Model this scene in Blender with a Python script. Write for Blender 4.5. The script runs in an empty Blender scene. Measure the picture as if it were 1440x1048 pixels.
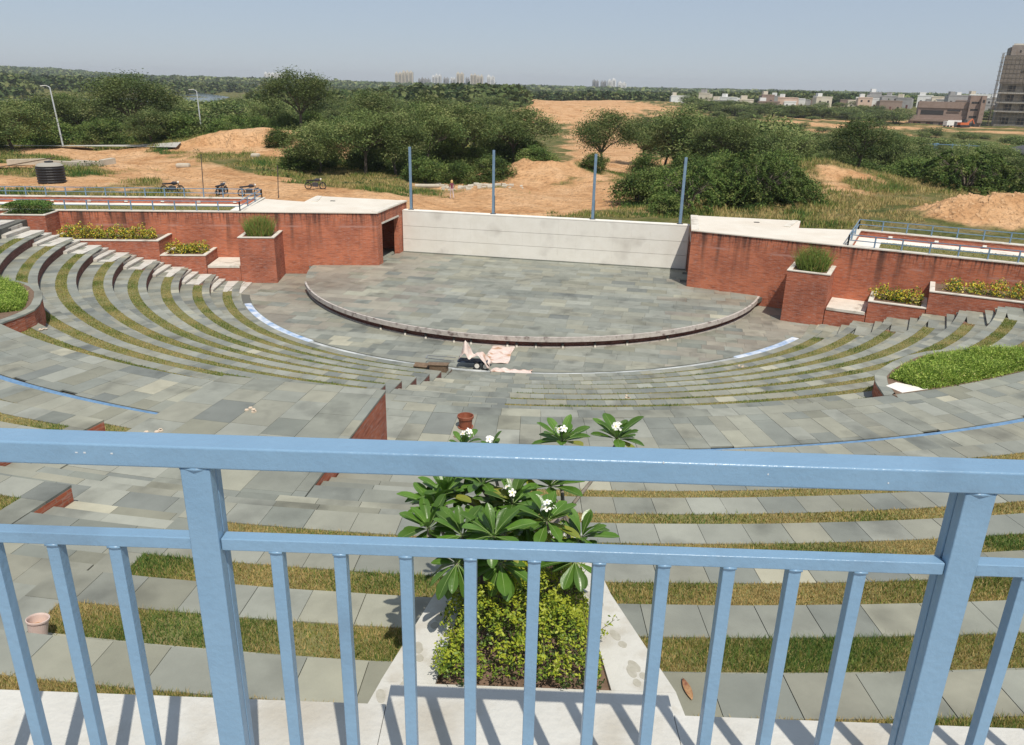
import bpy, math, random
import numpy as np
from mathutils import Vector, Matrix
random.seed(7); rng = np.random.default_rng(7)
S = bpy.context.scene
COL = S.collection
R = math.radians
# ------------------------------------------------------------------ camera
CZ = 12.5
PIT, ROL = R(20.4), 0.0217
def cam_axes():
    c, s = math.cos(ROL), math.sin(ROL); sp, cp = math.sin(PIT), math.cos(PIT)
    return Vector((c, s*sp, s*cp)), Vector((-s, c*sp, c*cp)), Vector((0, cp, -sp))
rx, uy, fw = cam_axes()
cd = bpy.data.cameras.new('camera'); cam = bpy.data.objects.new('camera', cd); COL.objects.link(cam)
m = Matrix.Identity(4)
for i in range(3): m[i][0], m[i][1], m[i][2] = rx[i], uy[i], -fw[i]
m[2][3] = CZ
cam.matrix_world = m
cd.sensor_width = 36; cd.lens = 36*1090/1440; cd.clip_start = 0.05; cd.clip_end = 20000
S.camera = cam
# ------------------------------------------------------------------ sky, sun, exposure
SUN = Vector((0.163, -0.473, 0.866)).normalized()
w = bpy.data.worlds.new('World'); S.world = w; w.use_nodes = True
nt = w.node_tree; bg = nt.nodes['Background']
sky = nt.nodes.new('ShaderNodeTexSky'); sky.sky_type = 'NISHITA'; sky.sun_disc = False
sky.sun_elevation = math.asin(SUN.z); sky.sun_rotation = math.atan2(SUN.x, SUN.y)
sky.air_density = 1.0; sky.dust_density = .25; sky.ozone_density = 3.0; sky.altitude = 50
tint = nt.nodes.new('ShaderNodeMixRGB'); tint.blend_type = 'MULTIPLY'; tint.inputs[0].default_value = 1; tint.inputs[2].default_value = (.95, .97, 1.07, 1)
nt.links.new(sky.outputs[0], tint.inputs[1]); veil = nt.nodes.new('ShaderNodeMixRGB'); veil.inputs[0].default_value = .74; veil.inputs[2].default_value = (4.1, 4.75, 5.65, 1)   # even milky haze over the whole sky
nt.links.new(tint.outputs[0], veil.inputs[1]); nt.links.new(veil.outputs[0], bg.inputs[0]); bg.inputs[1].default_value = 0.105
sl = bpy.data.lights.new('sun', 'SUN'); sl.energy = 4.4; sl.angle = R(0.53); sl.color = (1, .94, .84)
so = bpy.data.objects.new('sun', sl); COL.objects.link(so)
so.rotation_euler = SUN.to_track_quat('Z', 'Y').to_euler()
S.view_settings.view_transform = 'Standard'; S.view_settings.look = 'None'
S.view_settings.gamma = 1; S.view_settings.exposure = 0.0; S.view_settings.use_curve_mapping = False
S.render.engine = 'CYCLES'
# ------------------------------------------------------------------ helpers
def project(p):
    d = Vector(p) - Vector((0, 0, CZ)); z = d.dot(fw)
    if z < .1: return None
    return 720 + d.dot(rx)/z*1090, 524 - d.dot(uy)/z*1090, z
def rgb(c): return (c[0], c[1], c[2], 1)
def mat(name, col, rough=.8, col2=None, scale=3., detail=4., bump=0., bscale=None, spec=.4, obj_random=0., stain=None, stain_scale=1.2, stain_lo=.55, stain_hi=.7, coat=0., metal=0., wav=None, transl=0., blot=0.):
    M = bpy.data.materials.new(name); M.use_nodes = True
    n = M.node_tree.nodes; L = M.node_tree.links; b = n['Principled BSDF']
    b.inputs['Roughness'].default_value = rough; b.inputs['Base Color'].default_value = rgb(col)
    b.inputs['Specular IOR Level'].default_value = spec; b.inputs['Metallic'].default_value = metal
    b.inputs['Coat Weight'].default_value = coat
    tc = n.new('ShaderNodeTexCoord'); g = n.new('ShaderNodeNewGeometry')
    cur = None
    if col2 is not None:
        no = n.new('ShaderNodeTexNoise'); no.inputs['Scale'].default_value = scale; no.inputs['Detail'].default_value = detail
        no.inputs['Roughness'].default_value = .6
        L.new(g.outputs['Position'], no.inputs['Vector'])
        rmp = n.new('ShaderNodeValToRGB'); e = rmp.color_ramp.elements
        e[0].position = .34; e[0].color = rgb(col); e[1].position = .66; e[1].color = rgb(col2)
        L.new(no.outputs['Fac'], rmp.inputs[0]); cur = rmp.outputs[0]
    if stain is not None:
        n2 = n.new('ShaderNodeTexNoise'); n2.inputs['Scale'].default_value = stain_scale; n2.inputs['Detail'].default_value = 6
        L.new(g.outputs['Position'], n2.inputs['Vector'])
        r2 = n.new('ShaderNodeMapRange'); r2.inputs[1].default_value = stain_lo; r2.inputs[2].default_value = stain_hi
        L.new(n2.outputs['Fac'], r2.inputs[0])
        mx = n.new('ShaderNodeMixRGB'); mx.inputs[2].default_value = rgb(stain)
        L.new(r2.outputs[0], mx.inputs[0])
        if cur: L.new(cur, mx.inputs[1])
        else: mx.inputs[1].default_value = rgb(col)
        cur = mx.outputs[0]
    if blot:
        n5 = n.new('ShaderNodeTexNoise'); n5.inputs['Scale'].default_value = .28; n5.inputs['Detail'].default_value = 7; n5.inputs['Roughness'].default_value = .62; L.new(g.outputs['Position'], n5.inputs['Vector'])
        r5 = n.new('ShaderNodeMapRange'); r5.inputs[1].default_value = .35; r5.inputs[2].default_value = .68; r5.inputs[3].default_value = 1+blot; r5.inputs[4].default_value = 1-blot; L.new(n5.outputs['Fac'], r5.inputs[0])
        h5 = n.new('ShaderNodeHueSaturation'); L.new(r5.outputs[0], h5.inputs['Value']); L.new(cur, h5.inputs['Color']); cur = h5.outputs[0]
        rr5 = n.new('ShaderNodeMapRange'); rr5.inputs[1].default_value = .35; rr5.inputs[2].default_value = .68; rr5.inputs[3].default_value = rough+.1; rr5.inputs[4].default_value = rough-.14; L.new(n5.outputs['Fac'], rr5.inputs[0]); L.new(rr5.outputs[0], b.inputs['Roughness'])
    if obj_random:
        oi = n.new('ShaderNodeObjectInfo'); mr = n.new('ShaderNodeMapRange')
        mr.inputs[3].default_value = 1-obj_random; mr.inputs[4].default_value = 1+obj_random
        L.new(oi.outputs['Random'], mr.inputs[0])
        hs = n.new('ShaderNodeHueSaturation'); L.new(mr.outputs[0], hs.inputs['Value'])
        if cur: L.new(cur, hs.inputs['Color'])
        else: hs.inputs['Color'].default_value = rgb(col)
        cur = hs.outputs[0]
    if cur: L.new(cur, b.inputs['Base Color'])
    if bump:
        nb = n.new('ShaderNodeTexNoise'); nb.inputs['Scale'].default_value = bscale or scale*6; nb.inputs['Detail'].default_value = 5
        L.new(g.outputs['Position'], nb.inputs['Vector'])
        bp = n.new('ShaderNodeBump'); bp.inputs['Strength'].default_value = bump; bp.inputs['Distance'].default_value = .02
        L.new(nb.outputs['Fac'], bp.inputs['Height']); L.new(bp.outputs[0], b.inputs['Normal'])
    if transl:
        tr = n.new('ShaderNodeBsdfTranslucent'); tr.inputs[0].default_value = rgb([min(1, k*1.6) for k in col])
        if cur: L.new(cur, tr.inputs[0])
        ms = n.new('ShaderNodeMixShader'); ms.inputs[0].default_value = transl
        L.new(b.outputs[0], ms.inputs[1]); L.new(tr.outputs[0], ms.inputs[2]); L.new(ms.outputs[0], n['Material Output'].inputs[0])
    return M
def brick_mat(name, c1, c2, mortar, streak=True, white=.5, zt=4.2):
    M = bpy.data.materials.new(name); M.use_nodes = True
    n = M.node_tree.nodes; L = M.node_tree.links; b = n['Principled BSDF']; b.inputs['Roughness'].default_value = .88
    b.inputs['Specular IOR Level'].default_value = .2
    uv = n.new('ShaderNodeUVMap'); uv.uv_map = 'uv'
    br = n.new('ShaderNodeTexBrick'); br.inputs['Color1'].default_value = rgb(c1); br.inputs['Color2'].default_value = rgb(c2)
    br.inputs['Mortar'].default_value = rgb(mortar); br.inputs['Scale'].default_value = 1; br.inputs['Mortar Size'].default_value = .008
    br.inputs['Brick Width'].default_value = .24; br.inputs['Row Height'].default_value = .078; br.inputs['Bias'].default_value = -.1
    L.new(uv.outputs[0], br.inputs['Vector'])
    g = n.new('ShaderNodeNewGeometry'); sx = n.new('ShaderNodeSeparateXYZ'); L.new(uv.outputs[0], sx.inputs[0])
    def noise(vec_scale, sc, lo, hi, det=5):
        mp = n.new('ShaderNodeMapping'); mp.inputs['Scale'].default_value = vec_scale; L.new(uv.outputs[0], mp.inputs[0])
        no = n.new('ShaderNodeTexNoise'); no.inputs['Scale'].default_value = sc; no.inputs['Detail'].default_value = det; L.new(mp.outputs[0], no.inputs['Vector'])
        mr = n.new('ShaderNodeMapRange'); mr.inputs[1].default_value = lo; mr.inputs[2].default_value = hi; L.new(no.outputs['Fac'], mr.inputs[0]); return mr.outputs[0]
    def mix(f, a, col, mul=1.):
        mx = n.new('ShaderNodeMixRGB'); mx.inputs[2].default_value = rgb(col)
        mm = n.new('ShaderNodeMath'); mm.operation = 'MULTIPLY'; mm.inputs[1].default_value = mul; L.new(f, mm.inputs[0]); L.new(mm.outputs[0], mx.inputs[0]); L.new(a, mx.inputs[1]); return mx.outputs[0]
    cur = br.outputs['Color']
    cur = mix(noise((.5, .5, 1), 1.1, .42, .62), cur, (c1[0]*1.5, c1[1]*1.7, c1[2]*1.8), .45)
    cur = mix(noise((1, 6, 1), 1.6, .5, .7), cur, (c2[0]*.5, c2[1]*.5, c2[2]*.55), .6)
    cur = mix(noise((2.5, 12, 1), 1.5, .52, .68), cur, (.42, .3, .26), white)
    if streak:
        st = noise((1.5, .07, 1), 1.0, .54, .64, 6)
        zr = n.new('ShaderNodeMapRange'); zr.inputs[1].default_value = zt-3.2; zr.inputs[2].default_value = zt-.2; L.new(sx.outputs['Y'], zr.inputs[0])
        mm = n.new('ShaderNodeMath'); mm.operation = 'MULTIPLY'; L.new(st, mm.inputs[0]); L.new(zr.outputs[0], mm.inputs[1])
        cur = mix(mm.outputs[0], cur, (.05, .035, .03), .8)
        st2 = noise((6, .6, 1), 1.3, .5, .6, 4)
        z2 = n.new('ShaderNodeMapRange'); z2.inputs[1].default_value = zt-1.0; z2.inputs[2].default_value = zt-.1; L.new(sx.outputs['Y'], z2.inputs[0])
        m2 = n.new('ShaderNodeMath'); m2.operation = 'MULTIPLY'; L.new(st2, m2.inputs[0]); L.new(z2.outputs[0], m2.inputs[1])
        cur = mix(m2.outputs[0], cur, (.06, .04, .035), .75)
        # lime bloom line about 0.9 m below the coping
        z3 = n.new('ShaderNodeMapRange'); z3.inputs[1].default_value = .10; z3.inputs[2].default_value = 0
        ab = n.new('ShaderNodeMath'); ab.operation = 'SUBTRACT'; ab.inputs[1].default_value = zt-.95; L.new(sx.outputs['Y'], ab.inputs[0])
        ab2 = n.new('ShaderNodeMath'); ab2.operation = 'ABSOLUTE'; L.new(ab.outputs[0], ab2.inputs[0]); L.new(ab2.outputs[0], z3.inputs[0])
        m3 = n.new('ShaderNodeMath'); m3.operation = 'MULTIPLY'; L.new(z3.outputs[0], m3.inputs[0]); L.new(noise((1, 1, 1), .45, .5, .6, 2), m3.inputs[1])
        cur = mix(m3.outputs[0], cur, (.5, .3, .25), .6)
    L.new(cur, b.inputs['Base Color'])
    bp = n.new('ShaderNodeBump'); bp.inputs['Strength'].default_value = .5; bp.inputs['Distance'].default_value = .01
    inv = n.new('ShaderNodeMath'); inv.operation = 'SUBTRACT'; inv.inputs[0].default_value = 1; L.new(br.outputs['Fac'], inv.inputs[1])
    L.new(inv.outputs[0], bp.inputs['Height']); L.new(bp.outputs[0], b.inputs['Normal'])
    return M
class MB:
    def __init__(s): s.v = []; s.f = []; s.mi = []
    def add(s, vs, fs, mi=0):
        o = len(s.v); s.v += [tuple(p) for p in vs]; s.f += [tuple(i+o for i in f) for f in fs]; s.mi += [mi]*len(fs); return s
    def box(s, x0, x1, y0, y1, z0, z1, mi=0):
        return s.prism([(x0, y0), (x1, y0), (x1, y1), (x0, y1)], z0, z1, mi)
    def prism(s, pts, z0, z1, mi=0, top=True, bottom=True):
        a = sum(pts[i][0]*pts[(i+1) % len(pts)][1]-pts[(i+1) % len(pts)][0]*pts[i][1] for i in range(len(pts)))
        if a < 0: pts = pts[::-1]
        n = len(pts); vs = [(x, y, z0) for x, y in pts]+[(x, y, z1) for x, y in pts]
        fs = [(i, (i+1) % n, n+(i+1) % n, n+i) for i in range(n)]
        if top: fs.append(tuple(range(n, 2*n)))
        if bottom: fs.append(tuple(range(n-1, -1, -1)))
        return s.add(vs, fs, mi)
    def obox(s, c, ax, ay, az, mi=0):
        c = Vector(c); ax, ay, az = Vector(ax), Vector(ay), Vector(az)
        vs = [c+i*ax+j*ay+k*az for k in (-1, 1) for j in (-1, 1) for i in (-1, 1)]
        return s.add(vs, [(0, 2, 3, 1), (4, 5, 7, 6), (0, 1, 5, 4), (2, 6, 7, 3), (0, 4, 6, 2), (1, 3, 7, 5)], mi)
    def bar(s, p, q, wx, wz=None, mi=0):
        p, q = Vector(p), Vector(q); d = q-p; L = d.length; d.normalize(); wz = wz or wx
        up = Vector((0, 0, 1)) if abs(d.z) < .9 else Vector((0, 1, 0))
        sx = d.cross(up).normalized(); sz = sx.cross(d)
        return s.obox((p+q)/2, d*(L/2), sx*(wx/2), sz*(wz/2), mi)
    def tube(s, pts, rs, n=8, mi=0, cap=True):
        pts = [Vector(p) for p in pts]; o = []; vs = []; fs = []
        if not hasattr(rs, '__len__'): rs = [rs]*len(pts)
        for i, p in enumerate(pts):
            d = (pts[min(i+1, len(pts)-1)]-pts[max(i-1, 0)]).normalized()
            up = Vector((0, 0, 1)) if abs(d.z) < .95 else Vector((1, 0, 0))
            a = d.cross(up).normalized(); b = a.cross(d)
            for k in range(n):
                t = 2*math.pi*k/n; vs.append(p+a*(rs[i]*math.cos(t))+b*(rs[i]*math.sin(t)))
        for i in range(len(pts)-1):
            for k in range(n):
                fs.append((i*n+k, i*n+(k+1) % n, (i+1)*n+(k+1) % n, (i+1)*n+k))
        if cap: fs.append(tuple(range(n-1, -1, -1))); fs.append(tuple(range((len(pts)-1)*n, len(pts)*n)))
        return s.add(vs, fs, mi)
    def lathe(s, c, prof, n=24, mi=0):
        vs = []; fs = []
        for r, z in prof:
            for k in range(n): t = 2*math.pi*k/n; vs.append((c[0]+r*math.cos(t), c[1]+r*math.sin(t), c[2]+z))
        for i in range(len(prof)-1):
            for k in range(n): fs.append((i*n+k, i*n+(k+1) % n, (i+1)*n+(k+1) % n, (i+1)*n+k))
        return s.add(vs, fs, mi)
    def build(s, name, mats, parent=None, uv=False, smooth=False, loc=None, kind=None):
        me = bpy.data.meshes.new(name); me.from_pydata(s.v, [], s.f)
        if not isinstance(mats, (list, tuple)): mats = [mats]
        for q in mats: me.materials.append(q)
        if len(mats) > 1: me.polygons.foreach_set('material_index', s.mi)
        if smooth: me.polygons.foreach_set('use_smooth', [True]*len(me.polygons))
        if uv: auto_uv(me)
        return link(name, me, parent, loc, kind)
def auto_uv(me):
    l = me.uv_layers.new(name='uv')
    for p in me.polygons:
        nx, ny, nz = p.normal
        if abs(nz) > .7: f = lambda c: (c.x, c.y)
        else:
            h = math.hypot(nx, ny) or 1; tx, ty = -ny/h, nx/h; f = lambda c: (c.x*tx+c.y*ty, c.z)
        for li in p.loop_indices: l.data[li].uv = f(me.vertices[me.loops[li].vertex_index].co)
def link(name, me, parent=None, loc=None, kind=None):
    o = bpy.data.objects.new(name, me); COL.objects.link(o)
    if parent: o.parent = parent
    if loc is not None: o.location = loc
    if kind: o['kind'] = kind
    return o
def tag(o, label=None, cat=None, group=None, kind=None):
    if label: o['label'] = label
    if cat: o['category'] = cat
    if group: o['group'] = group
    if kind: o['kind'] = kind
    return o
def thing(name, label, cat, loc=(0, 0, 0), rz=0, group=None):
    o = link(name, None, None, loc); o.rotation_euler = (0, 0, rz); o.empty_display_size = .3
    return tag(o, label, cat, group)
def struct(name):
    o = link(name, None); o['kind'] = 'structure'; return o
def nth(i): return '%d%s' % (i, 'th' if 10 < i % 100 < 14 else {1: 'st', 2: 'nd', 3: 'rd'}.get(i % 10, 'th'))
def copy_tree(o, parent=None):
    c = o.copy(); COL.objects.link(c); c.parent = parent
    for ch in o.children: copy_tree(ch, c)
    return c
def fastmesh(name, V, k, mats, mi, parent=None, kind='stuff', smooth=False):
    """V (n*k,3) array: n polygons of k corners each"""
    n = len(V)//k; me = bpy.data.meshes.new(name)
    me.vertices.add(n*k); me.vertices.foreach_set('co', V.astype(np.float32).ravel())
    me.loops.add(n*k); me.loops.foreach_set('vertex_index', np.arange(n*k, dtype=np.int32))
    me.polygons.add(n); me.polygons.foreach_set('loop_start', np.arange(0, n*k, k, dtype=np.int32))
    for q in mats: me.materials.append(q)
    me.polygons.foreach_set('material_index', np.asarray(mi, dtype=np.int32)); me.update(calc_edges=True)
    return link(name, me, parent, None, kind) if name and kind != 'mesh' else me
def blades(base, hgt, wid, lean, mats, mi, name='grass', parent=None, kind='stuff'):
    n = len(base); a = rng.uniform(0, 2*np.pi, n); d = np.stack([np.cos(a), np.sin(a), np.zeros(n)], 1)
    b = rng.uniform(0, 2*np.pi, n); t = np.stack([np.cos(b), np.sin(b), np.zeros(n)], 1)
    h = hgt[:, None]; tip = base+t*(lean[:, None]*h)+np.array([0, 0, 1])*h
    V = np.stack([base-d*wid[:, None]/2, base+d*wid[:, None]/2, tip], 1).reshape(-1, 3)
    return fastmesh(name, V, 3, mats, mi, parent, kind)
def leafquads(pos, size, aspect=.5, up=.5):
    n = len(pos); nr = rng.normal(size=(n, 3)); nr[:, 2] = np.abs(nr[:, 2])+up; nr /= np.linalg.norm(nr, axis=1)[:, None]
    a = np.cross(nr, rng.normal(size=(n, 3))); a /= np.linalg.norm(a, axis=1)[:, None]; b = np.cross(nr, a)
    s = size[:, None]/2
    return np.stack([pos-a*s, pos-b*s*aspect, pos+a*s, pos+b*s*aspect], 1).reshape(-1, 3)
# ------------------------------------------------------------------ frames of the place
CX, CY = 1.2, 52.3
PH = R(-11.4)
def LW(u, v): return (CX+u*math.cos(PH)-v*math.sin(PH), CY+u*math.sin(PH)+v*math.cos(PH))
def WL(x, y): x -= CX; y -= CY; return (x*math.cos(PH)+y*math.sin(PH), -x*math.sin(PH)+y*math.cos(PH))
T16 = R(16)
def ABu(s, a, b): return (s*(10.4+a*math.cos(T16)+b*math.sin(T16)), -1.75-a*math.sin(T16)+b*math.cos(T16))
def AB(s, a, b): return LW(*ABu(s, a, b))
def toAB(x, y):
    u, v = WL(x, y); du = abs(u)-10.4; dv = v+1.75
    return du*math.cos(T16)-dv*math.sin(T16), du*math.sin(T16)+dv*math.cos(T16)
def PO(r, t): t = R(t); return (CX+r*math.cos(t), CY+r*math.sin(t))
# ------------------------------------------------------------------ materials
tones = [(.215,.212,.185),(.175,.18,.165),(.26,.252,.212),(.14,.15,.142),(.20,.205,.192),(.235,.238,.222),(.17,.165,.135),(.115,.125,.128),(.34,.318,.258),(.195,.19,.165),(.225,.215,.18),(.155,.165,.16)]
tones = [tuple(k*f for k, f in zip((c[0]*.72+.2*.28, c[1]*.72+.2*.28, c[2]*.72+.18*.28), (1.12, 1.135, 1.045))) for c in tones]
SLAB = [mat('stone_%d' % i, c, .62, tuple(k*1.18 for k in c), 1.7, 5, .15, 25, .35, .06, tuple(k*.66 for k in c), .9, .54, .72, blot=.13) for i, c in enumerate(tones)]
warm = [(.25,.235,.19),(.225,.208,.17),(.275,.255,.205),(.24,.225,.185),(.26,.245,.195),(.21,.195,.16)]
WARM = [mat('warm_stone_%d' % i, c, .5, tuple(k*1.15 for k in c), 1.3, 5, .15, 25, .4, .05, tuple(k*.7 for k in c), .7, .54, .72, blot=.13) for i, c in enumerate(warm)]
ALLS = SLAB+WARM
TW = [10, 9, 3, 4, 12, 9, 4, 4, 1.4, 7, 4, 8]
MORT = mat('mortar', (.12,.12,.105), .95)
PALE = mat('pale_step_stone', (.50,.47,.41), .7, (.58,.55,.5), 3, 5, .2, 20, .3, .08, (.33,.29,.24), 2, .55, .72)
BRICK = brick_mat('red_brick', (.47,.145,.072), (.36,.10,.053), (.37,.20,.145))
BRICKN = brick_mat('red_brick_low', (.39,.115,.06), (.28,.075,.042), (.33,.19,.14), False, .55)
BRICKD = brick_mat('dark_riser_brick', (.17,.065,.05), (.12,.048,.04), (.17,.12,.10), False, .35)
WHITE = mat('white_paint', (.74,.705,.63), .7, (.80,.77,.70), 1.2, 5, .08, 30, .3, 0, (.5,.46,.4), .6, .55, .8)
ROOF = mat('roof_paint', (.62,.565,.48), .8, (.69,.64,.56), .6, 5, .08, 20, .2, 0, (.6,.53,.44), .4, .55, .8)
COPE = mat('cream_coping', (.60,.55,.47), .75, (.68,.64,.56), 2, 4, .1, 20, .3, 0, (.38,.33,.27), 1.5, .55, .75)
LEDGE = mat('ledge_marble', (.50,.49,.45), .6, (.58,.57,.53), 2.6, 8, .2, 50, .4, 0, (.42,.39,.33), 4, .5, .72)
BLUE = mat('blue_paint', (.172,.292,.42), .3, (.192,.318,.45), 6, 5, .12, 60, .5, 0, (.135,.22,.315), 3.2, .57, .76)
BLUED = mat('faded_blue_paint', (.14,.22,.31), .5, (.18,.27,.36), 4, 4)
PEEL = mat('bare_scuff', (.55,.58,.6), .6)
TILEB = mat('blue_mosaic', (.10,.20,.34), .35, (.16,.29,.46), 9, 4)
TILEM = mat('wet_mosaic', (.14,.30,.55), .35, (.75,.78,.8), 1.6, 6)
TILEW = mat('pale_mosaic', (.26,.28,.27), .4, (.62,.64,.63), .8, 6)
GRN = [mat('grass_%s' % n, c, .75, tuple(k*1.25 for k in c), 2.2, 3, transl=.25) for n, c in (('green', (.115,.18,.035)), ('olive', (.23,.23,.055)), ('straw', (.42,.32,.13)), ('deep', (.055,.12,.022)))]
DIRT = mat('strip_soil', (.20,.17,.07), .95, (.15,.16,.055), 5, 4)
SOIL = mat('planter_soil', (.13,.085,.055), .95, (.2,.13,.09), 12, 5, .5, 40)
# ------------------------------------------------------------------ slabs
def onscreen(cx, cy, z, mar=140):
    p = project((cx, cy, z))
    return p if p and -mar < p[0] < 1440+mar and -60 < p[1] < 1048+160 else None
def poly_area(q): return .5*sum(q[i][0]*q[(i+1) % len(q)][1]-q[(i+1) % len(q)][0]*q[i][1] for i in range(len(q)))
def lay(parent, items, thick=.045, name='paving_slab', limit=296):
    """items: (polygon, ztop, material index). The largest in view are single objects, the rest one joined part"""
    sc = []
    for it in items:
        q, z, mi = it; n = len(q); cx = sum(p[0] for p in q)/n; cy = sum(p[1] for p in q)/n
        pr = onscreen(cx, cy, z)
        if pr is None: continue
        ps = [project((p[0], p[1], z)) for p in q]
        if any(p is None for p in ps): wd = 5
        else: wd = max(max(p[0] for p in ps)-min(p[0] for p in ps), 1.0)*(1 if -10 < pr[0] < 1450 and pr[1] < 1060 else .01)
        sc.append((wd, it))
    sc.sort(key=lambda a: -a[0])
    rest = MB()
    for i, (wd, (q, z, mi)) in enumerate(sc):
        if abs(poly_area(q)) < .003: continue
        zt = z+random.uniform(-.003, .003)
        if i < limit and wd >= 9:
            MB().prism(q, zt-thick, zt).build(name, ALLS[mi], parent)
        else: rest.prism(q, zt-thick, zt, mi)
    if rest.v: rest.build(name+'_field', ALLS, parent, kind='stuff')
def tone(): return random.choices(range(len(SLAB)), TW)[0]
def clampt(r, t, bmax):
    """pull an angle in until the point lies in front of the side stairs"""
    if bmax is None: return t
    for _ in range(60):
        x, y = PO(r, t)
        if toAB(x, y)[1] <= bmax: return t
        t += .25 if (t < -100) else -.25
        
    return t
def ringq(r0, r1, t0, t1, g=.004, bmax=None):
    ga0, ga1 = math.degrees(g/r0), math.degrees(g/r1)
    a0, a1, b0, b1 = t0+ga0, t1-ga0, t0+ga1, t1-ga1
    if bmax is not None:
        a0, a1 = clampt(r0, a0, bmax), clampt(r0, a1, bmax); b0, b1 = clampt(r1, b0, bmax), clampt(r1, b1, bmax)
        if a1-a0 < .02 and b1-b0 < .02: return None
    return [PO(r0+g, a0), PO(r0+g, a1), PO(r1-g, b1), PO(r1-g, b0)]
def course(r0, r1, t0, t1, z, ln, items, bmax=None, pick=tone, var=.25):
    t = t0
    while t < t1-.02:
        d = math.degrees(ln*random.uniform(1-var, 1+var)/((r0+r1)/2)); e = min(t+d, t1)
        if t1-e < d*.3: e = t1
        q = ringq(r0, r1, t, e, .004, bmax)
        if q: items.append((q, z, pick()))
        t = e
def ringbody(mb, r0, r1, t0, t1, z0, z1, mi=0, step=1.5, bmax=None, top=True):
    n = max(1, int((t1-t0)/step)); 
    for i in range(n):
        a, b = t0+(t1-t0)*i/n, t0+(t1-t0)*(i+1)/n
        if bmax is not None:
            x, y = PO((r0+r1)/2, (a+b)/2)
            if toAB(x, y)[1] > bmax: continue
        mb.prism([PO(r0, a), PO(r0, b), PO(r1, b), PO(r1, a)], z0, z1, mi)
def grass_strip(parent, r0, r1, t0, t1, z, dens, h, wd, mixw, bmax=None):
    area = (r1**2-r0**2)/2*R(t1-t0); n = int(area*dens)
    if n < 10: return
    r = np.sqrt(rng.uniform(r0**2, r1**2, n))+rng.normal(0, .012, n); t = rng.uniform(t0, t1, n)
    x = CX+r*np.cos(np.radians(t)); y = CY+r*np.sin(np.radians(t))
    u = (x-CX)*math.cos(PH)+(y-CY)*math.sin(PH); v = -(x-CX)*math.sin(PH)+(y-CY)*math.cos(PH)
    b = (np.abs(u)-10.4)*math.sin(T16)+(v+1.75)*math.cos(T16)
    # in view only
    dx = x; zc = y*fw.y+(z-CZ)*fw.z; px = 720+1090*(x*rx.x+y*rx.y+(z-CZ)*rx.z)/np.maximum(zc, .1)
    py = 524-1090*(x*uy.x+y*uy.y+(z-CZ)*uy.z)/np.maximum(zc, .1)
    ok = (zc > .5) & (px > -200) & (px < 1640) & (py < 1150)
    thin = np.sin(x*1.1+1.7*np.sin(y*.7))*np.sin(y*1.4+x*.5)+.6*np.sin(x*4.1)*np.sin(y*3.7)
    ok &= rng.uniform(0, 1, n) < np.clip(1.05-.55*np.clip(thin, 0, 1.5), .25, 1)
    if bmax is not None: ok &= b < bmax
    x, y, r, t = x[ok], y[ok], r[ok], t[ok]; n = len(x)
    if n < 5: return
    patch = np.sin(x*1.9+2.1*np.sin(y*1.3))+np.sin(y*2.7+x*.8+1.5*np.sin(x*.9))+rng.normal(0, .55, n)
    hh = h*rng.uniform(.5, 1.25, n)*(1+.35*np.clip(patch, -1, 2)/2)
    ww = wd*rng.uniform(.6, 1.3, n)
    q = patch*.35+rng.normal(0, .35, n)
    mi = np.where(q > mixw[0], 0, np.where(q > mixw[1], 1, 2)); mi = np.where((q > mixw[0]+.55), 3, mi)
    blades(np.stack([x, y, np.full(n, z-.02)], 1), hh, ww, rng.uniform(.1, .95, n), GRN, mi, 'grass', parent)
# ------------------------------------------------------------------ terraces
BM = -5.4
WALK = 3.95
lowr = [32.24-1.642*i for i in range(9)]                  # edges, 0 = walkway edge
lowz = [WALK]+[12.5-(9.15+.461*i) for i in range(8)]+[0.0]
for i in range(1, 9):
    r0, r1, z = lowr[i], lowr[i-1], lowz[i]
    row = struct('seating_terrace'); zb = lowz[i+1]
    tl, tr = -186, -16
    mb = MB()
    for a, b in ((tl, -102), (-96.5, tr)): ringbody(mb, r0, r1+.02, a, b, zb-.25, z-.046, 0, 1.5, BM+.2)
    mb.build('terrace_riser', BRICKD, row, uv=True)
    items = []
    dens = 900 if i < 5 else 650
    for (a, b) in ((tl, -102), (-96.5, tr)):
        course(r0-.03, r0+.40, a, b, z, .62, items, BM)
        rt = math.degrees(.5/r0) if (a < -120 or i == 1) else math.degrees(1.9/r0)
        if a < -120: items.append((ringq(r0+.40, r1, b-rt, b), z, tone())); b -= rt
        else: course(r0+.40, r1, a, a+rt, z, .6, items); a += rt
        course(r0+.92, r1, a, b, z, .62, items, BM)
        mb = MB(); ringbody(mb, r0+.40, r0+.92, a, b, z-.08, z-.012, 0, 1.5, BM); mb.build('soil_strip', DIRT, row)
        grass_strip(row, r0+.40, r0+.92, a, b, z, dens, .055, .03, (.42, -.28), BM)
    # aisle steps
    dz = (z-zb)/3
    mb = MB()
    for k, (ra, rb, zz) in enumerate(((r0+.84, r1, z), (r0+.42, r0+.84, zb+2*dz), (r0-.0, r0+.42, zb+dz))):
        course(ra, rb, -101.97, -96.53, zz, .85, items, None)
        ringbody(mb, ra, rb, -102, -96.5, zb-.2, zz-.046, 0)
    mb.build('step_body', MORT, row)
    # cheek walls of the aisle that stand as dark fins beside the lower steps
    lay(row, items)
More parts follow.
